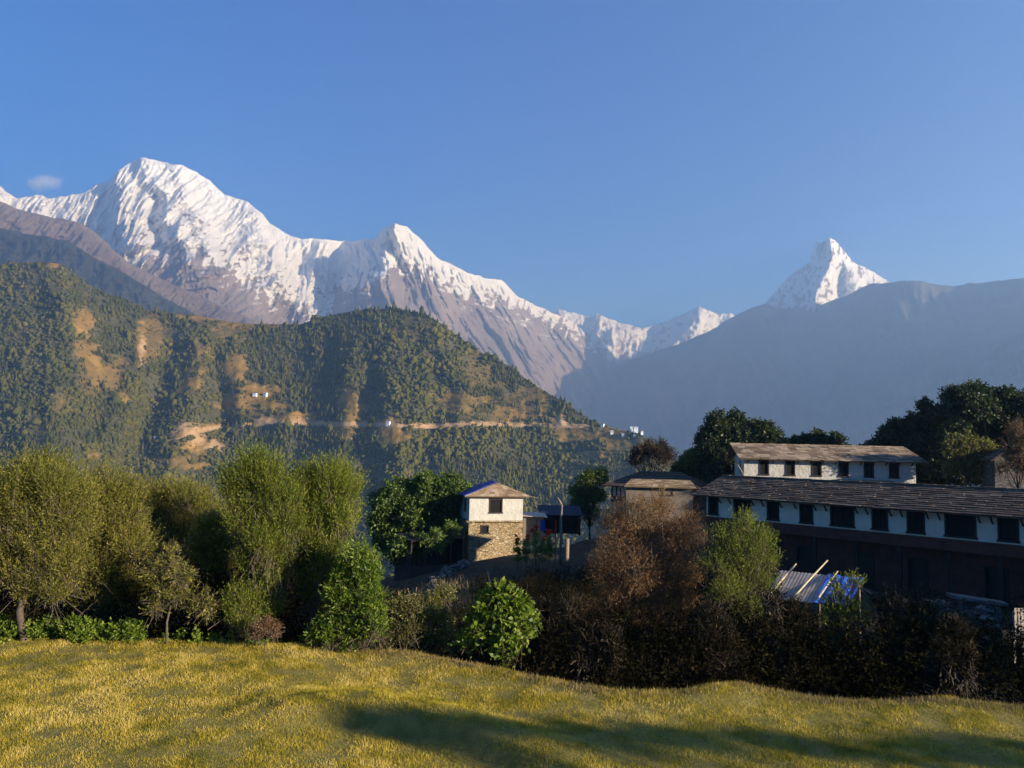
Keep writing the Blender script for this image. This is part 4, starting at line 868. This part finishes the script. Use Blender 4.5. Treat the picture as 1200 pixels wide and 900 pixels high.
# ---- stone house with the blue roof
rng = R(82)
DH = 70.0; c = pt(548.5, 646, DH); rz = math.radians(16); sc_ = DH/FOC
SH = thing('stone_house', 'small two storey house, stone below and white above, with a blue and brown roof', 'house', (c[0], c[1], c[2]), rz)
Wd, Dp_ = 64.0*sc_/math.cos(rz)*.985, 4.3; ZA, ZB = 2.55, 4.85
def hx(px): return on_line(np.array([c[0], c[1]]), np.array([math.cos(rz), math.sin(rz)]), px, 610)
lw = (hx(563.5), hx(573), 1.55, 2.25)
b = MB(); wall_with_holes(b, 0, Wd, -1.5, ZA, 0, .45, [lw]); b.box(0, .45, -1.5, .45, Dp_, ZA); b.box(Wd-.45, .45, -1.5, Wd, Dp_, ZA); b.box(.45, Dp_-.45, -1.5, Wd-.45, Dp_, ZA); b.build('stone_wall', M_STONE, SH)
uw = (hx(573), hx(588.5), 3.35, 4.62)
b = MB(); wall_with_holes(b, .03, Wd-.03, ZA+.12, ZB, .03, .43, [uw]); b.box(.03, .43, ZA+.12, .43, 1.3, ZB); b.box(.03, 1.3, ZA+.12, .43, 2.0, ZA+.8); b.box(.03, 1.3, ZB-.3, .43, 2.0, ZB); b.box(.03, 2.0, ZA+.12, .43, Dp_-.03, ZB); b.box(Wd-.43, .43, ZA+.12, Wd-.03, Dp_-.03, ZB); b.box(.43, Dp_-.43, ZA+.12, Wd-.43, Dp_-.03, ZB); b.build('upper_wall', M_WHITE, SH)
b = MB(); b.box(-.28, -.30, ZA, Wd-.05, .45, ZA+.118); b.build('ledge', M_STONE, SH)
window(SH, *uw, y=.03, shutters=3, fw=.1); window(SH, *lw, y=0, shutters=1, fw=.08)
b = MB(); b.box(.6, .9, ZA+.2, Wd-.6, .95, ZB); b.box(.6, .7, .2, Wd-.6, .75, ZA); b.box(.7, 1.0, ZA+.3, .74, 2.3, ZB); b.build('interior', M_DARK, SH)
w0 = MB(); w0.box(.0, 1.28, ZA+.78, .06, 2.02, ZB-.28); w0.build('side_window', M_WOOD, SH)
ov = .55; ZE = ZB-.02; ZR = ZB+1.12; rx = Wd*.56
ef = (-ov, Wd+ov)
b = MB(); slates(b, rng, (ef[0], -ov, ZE), (ef[1], -ov, ZE), (rx-.05, .95, ZR), (rx+.05, .95, ZR), 6, .35, .7, .05, .05, .55, .28); b.build('roof_front', M_SLATE_RED, SH)
b = MB(); A_, B_, C_, D_ = (np.array(q) for q in ((ef[0]-.03, -ov-.02, ZE+.05), (ef[0]-.03, Dp_+ov, ZE+.05), (rx, .93, ZR+.09), (rx, Dp_-.9, ZR+.09)))
nn = 40
for i in range(nn):          # corrugated sheet: narrow ridges down the slope
    f0, f1 = i/nn, (i+1)/nn; h = .02 if i % 2 else 0.0
    e0, e1 = A_+(B_-A_)*f0, A_+(B_-A_)*f1; r0, r1 = C_+(D_-C_)*f0, C_+(D_-C_)*f1; up = np.array([0, 0, .02]); lf = np.array([0, 0, h])
    b.hexa([tuple(q) for q in (e0+lf, e1+lf, r1+lf, r0+lf)]+[tuple(q+up) for q in (e0+lf, e1+lf, r1+lf, r0+lf)])
b.build('roof_sheet', M_BLUE, SH)
b = MB(); slates(b, rng, (ef[1], -ov, ZE), (ef[1], Dp_+ov, ZE), (rx+.04, .95, ZR), (rx+.04, Dp_-.9, ZR), 6, .4, .8, .05, .05, .3); slates(b, rng, (ef[1], Dp_+ov, ZE), (ef[0], Dp_+ov, ZE), (rx, Dp_-.95, ZR-.02), (rx-.05, Dp_-.95, ZR-.02), 5, .4, .8, .05, .05, .3); b.build('roof_slate', M_SLATE_DARK, SH)
b = MB(); b.tube([(Wd+.2, -.5, ZE+.12), (Wd+1.15, -.75, ZE-.12)], .035, 5); b.build('rafter_end', M_WOODP, SH)

# ---- open shed added to hold the black shade beside it under the fig tree
cS = pt(481, 663, 66.0); cE = pt(543, 655, 69.3); u = np.array([cE[0]-cS[0], cE[1]-cS[1]]); Ls = float(np.linalg.norm(u))
SD = thing('shed', 'open shed added to hold the dark shade under the fig tree, against the stone house', 'shed', (cS[0], cS[1], cS[2]-.6), math.atan2(u[1], u[0]))
hS = 2.6
b = MB(); b.box(0, 2.5, -1, Ls, 2.62, hS+.2); b.box(0, .0, -1, .12, 2.5, hS-.02); b.box(Ls-.12, .0, -1, Ls, 2.5, hS-.02); b.box(.12, .02, -1, Ls-.12, .1, .5); b.build('plank_wall', M_WOOD, SD)
for i in range(1, 4): b = MB(); b.box(i*Ls/4-.06, .0, .502, i*Ls/4+.06, .1, hS-.02); b.build('post', M_WOOD, SD)
b = MB(); b.hexa([(-.1, -.25, hS+.002), (Ls+.05, -.25, hS+.002), (Ls+.05, 2.8, hS+.3), (-.1, 2.8, hS+.3), (-.1, -.25, hS+.06), (Ls+.05, -.25, hS+.06), (Ls+.05, 2.8, hS+.36), (-.1, 2.8, hS+.36)]); b.build('roof', M_WOOD, SD)

# ---- old dark roofed house left of the long house
rng = R(83)
c = pt(716, 585, 76.0); rz = math.radians(-24); OH = thing('old_house', 'old house with a dark hipped slate roof and white slatted window beside the annex', 'house', (c[0], c[1], c[2]-2.2), rz)
Wo, Do = 8.0, 6.0; ZT = pt(716, 568, 76.0)[2]-(c[2]-2.2)
b = MB(); b.box(0, 0, -1, Wo, .4, ZT); b.box(0, .4, -1, .4, Do, ZT); b.box(Wo-.4, .4, -1, Wo, Do, ZT); b.box(.4, Do-.4, -1, Wo-.4, Do, ZT); b.build('wall', M_STONED, OH)  # dark stone in place of white puts the wall's shade into its colour
sw = MB()
sw.box(.15, -.05, ZT-1.15, 1.9, -.003, ZT-.1); wo_ = sw.build('window', M_WOOD, OH)
sl = MB()
for i in range(4): sl.box(.22+i*.42, -.09, ZT-1.08, .48+i*.42, -.053, ZT-.16)
sl.build('slat', M_WHITE, wo_)
for xa in (3.0, 4.6): window(OH, xa, xa+.8, ZT-1.2, ZT-.25, y=-.02, shutters=2)
zr = ZT+1.35; b = MB(); o_ = .7
slates(b, rng, (-o_, -o_, ZT-.1), (Wo+o_, -o_, ZT-.1), (2.3, Do/2, zr), (Wo-2.0, Do/2, zr), 9, .4, .8, .04, .06, .12, .1); slates(b, rng, (-o_, Do+o_, ZT-.1), (-o_, -o_, ZT-.1), (2.3, Do/2+.02, zr), (2.3, Do/2-.02, zr), 9, .4, .8, .04, .06, .12, .1)  # low slate tint darkens the sunlit roof as if it were shaded
slates(b, rng, (Wo+o_, -o_, ZT-.1), (Wo+o_, Do+o_, ZT-.1), (Wo-2.0, Do/2-.02, zr), (Wo-2.0, Do/2+.02, zr), 8, .4, .8, .04, .06, .12, .1); slates(b, rng, (Wo+o_, Do+o_, ZT-.1), (-o_, Do+o_, ZT-.1), (Wo-2.0, Do/2, zr), (2.3, Do/2, zr), 6, .5, .9, .04, .06, .12, .1)
b.build('roof', M_SLATE_DARK, OH)
# low annex with the sunlit thatch eave
c = pt(731, 582, 70.0); AX = thing('annex', 'low annex with a sunlit orange brown eave between the old house and the long house', 'annex', (c[0], c[1], c[2]-1.6), math.radians(-4)); Wx = 82*70/FOC; za_ = pt(731, 569, 70.0)[2]-(c[2]-1.6)
b = MB(); b.box(.2, 0, -1.2, Wx-.2, .3, za_); b.box(.2, .3, -1.2, .5, 2.6, za_); b.box(Wx-.5, .3, -1.2, Wx-.2, 2.6, za_); b.build('wall', var_mat('pale_mud', (.11, .085, .06), (.20, .16, .115), 2.0, .95, .4), AX)
window(AX, 3.4, 4.3, za_-.75, za_-.1, y=-.02, shutters=2)
b = MB(); slates(b, rng, (0, -.6, za_-.02), (Wx, -.6, za_-.02), (.9, 2.5, za_+.52), (Wx-.1, 2.5, za_+.52), 8, .3, .6, .05, .07, .5, .3); b.build('roof', M_SLATE_RED, AX)

# ---- low shed with a blue sheet roof and grey hut, behind the flowers
c = pt(633, 621, 79.0); w1 = 47*79/FOC; BS = thing('shed', 'low dark shed with a dull blue sheet roof right of the stone house', 'shed', (c[0], c[1], c[2]-.5), math.radians(3)); hB = 18*79/FOC+.5
b = MB(); b.box(0, 1.6, 0, w1, 1.75, hB); b.box(0, 0, 0, .15, 1.6, hB-.1); b.box(w1-.15, 0, 0, w1, 1.6, hB-.1); b.build('wall', M_WOOD, BS)
b = MB()
for i in range(30):
    f0, f1 = -.15+i*(w1+.3)/30, -.15+(i+1)*(w1+.3)/30; h = .02*(i % 2); b.hexa([(f0, -.5, hB-.05+h), (f1, -.5, hB-.05+h), (f1, 2.0, hB+.75+h), (f0, 2.0, hB+.75+h), (f0, -.5, hB-.03+h), (f1, -.5, hB-.03+h), (f1, 2.0, hB+.77+h), (f0, 2.0, hB+.77+h)])
b.build('roof', var_mat('dull_blue_sheet', (.012, .016, .028), (.028, .036, .058), 2.0, .6, .2), BS)
c = pt(613, 625, 75.0); w2 = 24*75/FOC; GH = thing('hut', 'small grey mud hut with a flat tin roof beside the stone house', 'hut', (c[0], c[1], c[2]-.5), math.radians(6)); hG = 20*75/FOC+.5
b = MB(); b.box(0, 0, 0, w2, 1.8, hG); b.build('wall', var_mat('grey_mud', (.13, .10, .075), (.22, .18, .13), 2.5, .95, .4), GH)
b = MB(); b.hexa([(-.25, -.4, hG+.003), (w2+.3, -.4, hG+.003-.12), (w2+.3, 2, hG+.1), (-.25, 2, hG+.22), (-.25, -.4, hG+.06), (w2+.3, -.4, hG-.06), (w2+.3, 2, hG+.15), (-.25, 2, hG+.28)]); b.build('roof', M_TIN, GH)
# ---- small hut at the right edge
c = pt(1166, 560, 63.0); w3 = 30*63/FOC; RH = thing('hut', 'small stone hut with a shaded gable at the right edge behind the long house', 'hut', (c[0], c[1], c[2]-.6), math.radians(-12)); hR = 22*63/FOC+.6
b = MB(); b.box(0, 0, -1, w3, .3, hR); b.box(0, .3, -1, .3, 2.6, hR); b.box(w3-.3, .3, -1, w3, 2.6, hR); b.box(.3, 2.3, -1, w3-.3, 2.6, hR); b.prism([(.02, .01, hR), (w3-.02, .01, hR), (w3*.5, .01, hR+.75)], (0, .28, 0)); b.build('wall', M_STONED, RH)
b = MB(); slates(b, rng, (-.35, 2.9, hR-.15), (-.35, -.3, hR-.15), (w3*.5, 2.9, hR+.85), (w3*.5, -.3, hR+.85), 5, .4, .7, .04, .05, .3); slates(b, rng, (w3+.35, -.3, hR-.15), (w3+.35, 2.9, hR-.15), (w3*.5, -.3, hR+.85), (w3*.5, 2.9, hR+.85), 5, .4, .7, .04, .05, .3); b.build('roof', M_SLATE_DARK, RH)
# ------------------------------------------------------------------ small things
rng = R(90)
# shelter of tin sheets, bamboo poles and a blue tarp
q = [pt(897, 702, 27.5), pt(993, 711, 25.5), pt(1010, 679, 28.6), pt(914, 669, 30.8)]
org = np.array([q[0][0], q[0][1], gz(q[0][0], q[0][1])]); TS = thing('shelter', 'low shelter roofed with grey tin sheets and held down by bamboo poles', 'shelter', tuple(org)); L_ = [p-org for p in q]
def bil(s, t): return (L_[0]*(1-s)+L_[1]*s)*(1-t)+(L_[3]*(1-s)+L_[2]*s)*t
b = MB(); n = 46
for i in range(n):
    if i >= 29: break
    s0, s1 = i/n, (i+1)/n; h = np.array([0, 0, .022*(i % 2)]); u = np.array([0, 0, .012])
    b.hexa([tuple(bil(a_, t_)+h) for a_, t_ in ((s0, 0), (s1, 0), (s1, 1), (s0, 1))]+[tuple(bil(a_, t_)+h+u) for a_, t_ in ((s0, 0), (s1, 0), (s1, 1), (s0, 1))])
b.build('tin_roof', M_TIN, TS)
for s, t in ((.03, .05), (.97, .05), (.03, .95), (.97, .95), (.5, .05), (.5, .95)):
    p = bil(s, t); g_ = gz(p[0]+org[0], p[1]+org[1])-org[2]; b = MB(); b.tube([(p[0], p[1], g_-.2), (p[0]+.02, p[1], p[2]-.02)], [.05, .04], 7); b.build('post', M_WOODP, TS)
nx, ny = 26, 18; V = []
for i in range(nx):
    for j in range(ny):
        s, t = .60+.42*i/(nx-1), -.02+1.02*j/(ny-1); p = bil(s, t)+org; V.append((p[0], p[1], p[2]+.045+.03*noise(np.array([i*.45]), np.array([j*.4]), 9)[0]+.02*math.sin(i*1.1)))
V = np.array(V); TPo = link('tarp', np_mesh('tarp', np.concatenate([V, V-[0, 0, .012]]), np.concatenate([grid_faces(nx, ny, True), grid_faces(nx, ny)+nx*ny]), M_TARP)); tag(TPo, 'bright blue tarp spread over the right part of the tin shelter', 'tarp')
for (ax, ay, bx, by, lb) in ((899, 702, 934, 665, 'bamboo pole lying across the tin roof, nearest its left edge'), (926, 706, 971, 661, 'longest bamboo pole lying across the middle of the tin roof'), (958, 703, 983, 674, 'bamboo pole lying along the edge of the blue tarp')):
    P0 = pt(ax, ay, np.interp(ax, [897, 993], [27.5, 25.5])); P1 = pt(bx, by, np.interp(bx, [914, 1010], [30.8, 28.6])+.4); P0 = P0+[0, -.1, .10]; P1 = P1+[0, .1, .12]
    b = MB(); mid = (P0+P1)/2+[0, 0, .02]; b.tube([P0, mid, P1], [.035, .032, .026], 8); tag(b.build('bamboo_pole', M_BAMBOO, smooth=True), lb, 'pole', 'bamboo poles on the tin shelter')
# crooked wooden pole and stump post near the flowers
c = pt(657, 640, 61.0); g_ = gz(c[0], c[1]); k = 61/FOC
h = pt(655, 592, 61.0)[2]-g_; PO = thing('wooden_pole', 'crooked wooden pole with a bent pale top beside the red flowers', 'pole', (c[0], c[1], g_))
b = MB(); b.tube([(0, 0, -.3), (.02, 0, h*.35), (-.03, .02, h*.7), (.05, 0, h)], [.11, .10, .085, .07], 8); b.build('shaft', M_BARK2, PO, smooth=True)
b = MB(); b.tube([(.06, 0, h-.06), (-.1, -.03, h+.25), (-.34, -.06, h+.62)], [.075, .09, .05], 8); b.build('bent_top', M_WOODP, PO, smooth=True)
c = pt(664, 652, 55.0); h = pt(664, 631, 55.0)[2]; g_ = gz(c[0], c[1]); PS = MB(); PS.tube([(0, 0, -.3), (0.01, 0, (h-g_)*.6), (.03, .01, h-g_)], [.17, .16, .15], 10); o = PS.build('stump_post', M_WOODP, smooth=True, at=(c[0], c[1], g_)); tag(o, 'short thick wooden post right of the crooked pole', 'post')
# red flowering plants
for i, (px, py, D, s, lb) in enumerate(((607, 629, 62, .55, 'red flowering plant at the right foot of the stone house wall, leftmost of the flowers'), (617, 627, 61, .6, 'red flowering plant between the stone house and the tallest flowers'), (628, 617, 63, .95, 'tallest bushy red flowering plant in front of the grey hut'), (636, 628, 60.5, .6, 'low red flowering plant below the tallest one'), (644, 623, 62, .8, 'red flowering plant next to the crooked pole'))):
    x = pt(px, py, D); g_ = gz(x[0], x[1]); H_ = max(x[2]-g_, .8); root = thing('flowering_plant', lb, 'plant', (x[0], x[1], g_), 0, 'red flowers beside the stone house')
    cl = [(0, 0, H_*.35, .4*s), (.2*s, .1, H_*.55, .4*s), (-.2*s, 0, H_*.6, .35*s), (0, .1, H_*.8, .35*s)]
    V, T, tw = foliage(rng, cl, 150, .4, 7, .16, .06, .9, .2, .8); crown_obj('foliage', root, V, T, YELLOW if i % 2 else BRIGHT)
    st = MB(); st.tube([(0, 0, -.1), (.02, .01, H_*.5), (0, 0, H_)], [.03, .025, .012], 5); st.build('stem', M_BARK, root)
    for _ in range(4 if s > .7 else 3):
        a0 = np.array([rng.uniform(-.3, .3)*s, rng.uniform(-.25, .1), H_+rng.uniform(-.35, .12)]); n = 34; th = rng.uniform(0, 6.28, n); dr = np.stack([np.cos(th), np.sin(th), rng.uniform(-.2, .7, n)], 1)
        V, T = leaf_cards(rng, np.repeat(a0[None], n, 0)+rng.normal(0, .05, (n, 3)), dr, np.full(n, .17), np.full(n, .08), rng.uniform(.2, .9, n)); link('flower', np_mesh('flower', V, quads(n), RED, {'tint': T}), root)
x = pt(651, 622, 61.5); g_ = gz(x[0], x[1]); H_ = pt(651, 610, 61.5)[2]-g_; root = thing('flower_spike', 'single upright dark red flower spike behind the crooked pole', 'plant', (x[0], x[1], g_))
st = MB(); st.tube([(0, 0, -.1), (.02, 0, H_*.5), (0, 0, H_)], [.03, .025, .015], 5); st.build('stem', M_BARK, root)
n = 160; zz = rng.uniform(.45, 1, n)*H_; th = rng.uniform(0, 6.28, n); V, T = leaf_cards(rng, np.stack([0*zz, 0*zz, zz], 1), np.stack([np.cos(th), np.sin(th), .6+0*th], 1), np.full(n, .13), np.full(n, .05), rng.uniform(0, .6, n)); link('flower', np_mesh('flower', V, quads(n), RED, {'tint': T}), root)
x = pt(636, 617, 64.0); b = MB()
for i in range(8): b.hexa([(i*.05-.2, -.01+.03*(i % 2), -.3-.06*math.sin(i*.4)), (i*.05-.15, -.01+.03*((i+1) % 2), -.3-.06*math.sin(i*.4+.4)), (i*.05-.15, .01+.03*((i+1) % 2), -.3), (i*.05-.2, .01+.03*(i % 2), -.3), (i*.045-.2, 0, .5), (i*.045-.155, 0, .5), (i*.045-.155, .02, .5), (i*.045-.2, .02, .5)])
o = b.build('blue_cloth', M_BLUE, at=tuple(x)); tag(o, 'small blue cloth hanging by the grey hut behind the flowers', 'cloth')
x0 = x.copy(); b = MB(); b.tube([(x0[0]-.5, x0[1]+.05, x0[2]+.5), (x0[0]+1.6, x0[1]+.1, x0[2]+.54)], .012, 5); b.tube([(x0[0]+1.6, x0[1]+.1, gz(x0[0]+1.6, x0[1]+.1)-.2), (x0[0]+1.6, x0[1]+.1, x0[2]+.7)], .03, 6); b.tube([(x0[0]-.5, x0[1]+.05, gz(x0[0]-.5, x0[1])-.2), (x0[0]-.5, x0[1]+.05, x0[2]+.6)], .03, 6); tag(b.build('clothes_line', M_WOOD), 'low washing line behind the red flowers', 'clothes line')
# stick fence and heap of field stones below the fig tree
pp = [(468, 684), (474, 681), (480, 684), (487, 676), (494, 680), (500, 672), (508, 668), (516, 664)]; P0 = pt(492, 680, 50.0); g_ = gz(P0[0], P0[1]); FE = thing('stick_fence', 'rough fence of dry sticks on the slope below the fig tree', 'fence', (P0[0], P0[1], g_)); tops = []
for i, (px, py) in enumerate(pp):
    D = 48+i*.8; p = pt(px, py, D); gg_ = gz(p[0], p[1]); h = rng.uniform(.8, 1.3); a0 = np.array([p[0]-P0[0], p[1]-P0[1], gg_-g_]); b = MB(); b.tube([a0-[0, 0, .2], a0+[rng.uniform(-.05, .05), 0, h*.6], a0+[rng.uniform(-.12, .12), 0, h]], [.045, .04, .03], 6); b.build('stake', M_WOODP, FE); tops.append(a0+[0, -.05, h*.7])
for i in range(len(tops)-1):
    b = MB(); b.tube([tops[i]-(tops[i+1]-tops[i])*.2, (tops[i]+tops[i+1])/2-[0, 0, .05], tops[i+1]+(tops[i+1]-tops[i])*.25], .025, 5); b.build('rail', M_WOODP, FE)
def rock(b, c, r, rng):
    v = IV*(1+.25*rng.normal(0, 1, (42, 1)))*np.array([1, .8, .6])*r+np.array(c); b.add([tuple(q) for q in v], [tuple(q) for q in IF], rng.uniform(.2, .9))
b = MB()
for i in range(90):
    t = rng.uniform(0, 1); px = 492+t*54; D = 57+t*9; p = pt(px, 660, D); x, y = p[0]+rng.normal(0, .3), p[1]+rng.normal(0, .5); rock(b, (x, y, gz(x, y)+rng.uniform(.0, .35)), rng.uniform(.14, .34), rng)
tag(b.build('stone_heap', M_STONED), 'heap of grey field stones below the dark shed', 'stones')
# dry stone wall, stone ledge and metal sheet at the right
p0, p1 = pt(1060, 704, 33.0), pt(1166, 712, 29.0); b = MB()
for i in range(230):
    t = rng.uniform(0, 1); x, y = p0[0]*(1-t)+p1[0]*t+rng.normal(0, .12), p0[1]*(1-t)+p1[1]*t+rng.normal(0, .12); hh = (p0[2]*(1-t)+p1[2]*t); g_ = gz(x, y); z = g_+rng.uniform(0, max(.4, hh-g_)); rock(b, (x, y, z), rng.uniform(.16, .3), rng)
tag(b.build('dry_stone_wall', M_STONED), 'dry stone wall in the shade in front of the long house', 'wall')
pl = pt(1140, 697, 30.3); b = MB(); b.hexa([(pl[0]-.95, pl[1]-.3, pl[2]-.1), (pl[0]+.85, pl[1]-.9, pl[2]-.28), (pl[0]+1.0, pl[1]-.2, pl[2]-.28), (pl[0]-.8, pl[1]+.4, pl[2]-.1), (pl[0]-.92, pl[1]-.28, pl[2]), (pl[0]+.83, pl[1]-.88, pl[2]-.17), (pl[0]+.97, pl[1]-.22, pl[2]-.16), (pl[0]-.8, pl[1]+.38, pl[2]+.02)]); b.box(pl[0]-.6, pl[1]-.3, gz(pl[0], pl[1])-.2, pl[0]-.3, pl[1], pl[2]-.1); b.box(pl[0]+.4, pl[1]-.6, gz(pl[0], pl[1])-.2, pl[0]+.7, pl[1]-.3, pl[2]-.2)
tag(b.build('stone_bench', M_STONED), 'pale flat stone slab raised on stones below the long house', 'bench')
p = pt(1195, 745, 23.0); b = MB()
for i in range(6): b.box(i*.045-.13, .012*(i % 2), 0, i*.045-.085, .012*(i % 2)+.01, 31*23/FOC)
b.box(-.15, .03, -.8, -.10, .07, .7); b.box(.10, .03, -.8, .15, .07, .7)
tag(b.build('metal_sheet', M_TIN, at=(p[0], p[1], p[2])), 'narrow upright corrugated metal sheet at the right edge', 'sheet')

# houses far off on the hill
M_FARW = var_mat('far_white_wall', (.62, .62, .62), (.78, .77, .74), .2)
M_FARR = var_mat('far_tin_roof', (.35, .38, .42), (.5, .52, .55), .2)
M_FARB = var_mat('far_brown_roof', (.16, .11, .08), (.26, .19, .14), .2)
for px, py, wd, ht, rf, lb in ((745, 505, 9, 8, M_FARR, 'tall white house on the end of the far hill'), (739.5, 503, 5, 5, M_FARR, 'white hut touching the tall white house on the far hill'), (752, 507, 5, 4, M_FARB, 'small house just right of the tall white one on the far hill'),
                              (717, 507, 6, 4, M_FARR, 'low pale hut near the white house, left end of the ridge'), (706, 499, 7, 5, M_FARB, 'small brown hut on the skyline of the far hill'), (730, 510, 5, 3.5, M_FARR, 'tiny white hut below the tall white house on the far hill'),
                              (744, 511, 6, 3.5, M_FARB, 'small reddish hut below the tall white house on the far hill'), (311, 463, 11, 6, M_FARR, 'pale roofed farmhouse in the upper orange clearing on the hill'), (299, 463, 10, 6, M_FARB, 'dark roofed farmhouse left of the pale one in the orange clearing'),
                              (184, 515, 12, 6, M_FARR, 'pale house near the left end of the dirt road'), (455, 497, 9, 6, M_FARR, 'small pale house beside the middle of the dirt road')):
    D = float(hill_D(np.array([px]), np.array([py]))[0]); p = pt(px, py, D-2)
    H = thing('far_house', lb, 'house', (p[0], p[1]-1, p[2]-2), rng.uniform(-.5, .3), 'houses on the far hill')
    H.scale = (.72, .72, .72)
    b = MB(); b.box(-wd/2, -3, -2, wd/2, 3, ht+2); b.build('wall', M_FARW, H)
    b = MB(); b.prism([(-wd/2-.6, -3.6, ht+2.01), (-wd/2-.6, 3.6, ht+2.01), (-wd/2-.6, 0, ht+3.9)], (wd+1.2, 0, 0)); b.build('roof', rf, H)
    for i in range(2): b = MB(); b.box(-wd*.28+i*wd*.4, -3.06, ht-.6, -wd*.28+i*wd*.4+1.1, -2.98, ht+.9); b.build('window', M_DARK, H)

# a small wisp of cloud beyond the mountains, and the haze
def cloud(px, py, D, rx, rz_, lb):
    p = pt(px, py, D); v = IV*np.array([rx, rx*.5, rz_]); a = N('cloud_vapour'); vol = a.n('ShaderNodeVolumePrincipled'); vol.inputs['Color'].default_value = (1, 1, 1, 1)
    tc = a.n('ShaderNodeTexCoord'); g = a.n('ShaderNodeTexGradient', gradient_type='SPHERICAL'); mp = a.n('ShaderNodeMapping'); a.l(tc.outputs['Object'], mp.inputs[0]); mp.inputs['Scale'].default_value = (1/rx, 2/rx, 1/rz_); a.l(mp.outputs[0], g.inputs[0])
    d = a.math('MULTIPLY', a.math('SUBTRACT', a.math('ADD', g.outputs[1], a.math('MULTIPLY', a.noise(3.2/rx, 7, .72), 1.7)), 1.28, True), .007)
    a.l(d, vol.inputs['Density']); a.l(vol.outputs[0], a.out.inputs['Volume'])
    o = link('cloud', np_mesh('cloud', v, IF, a.m)); o.location = tuple(p); tag(o, lb, 'cloud', kind='stuff')
cloud(50, 214, 18000, 800, 330, 'small wisp of cloud beyond the left shoulder of the snow mountain')
haze_box()
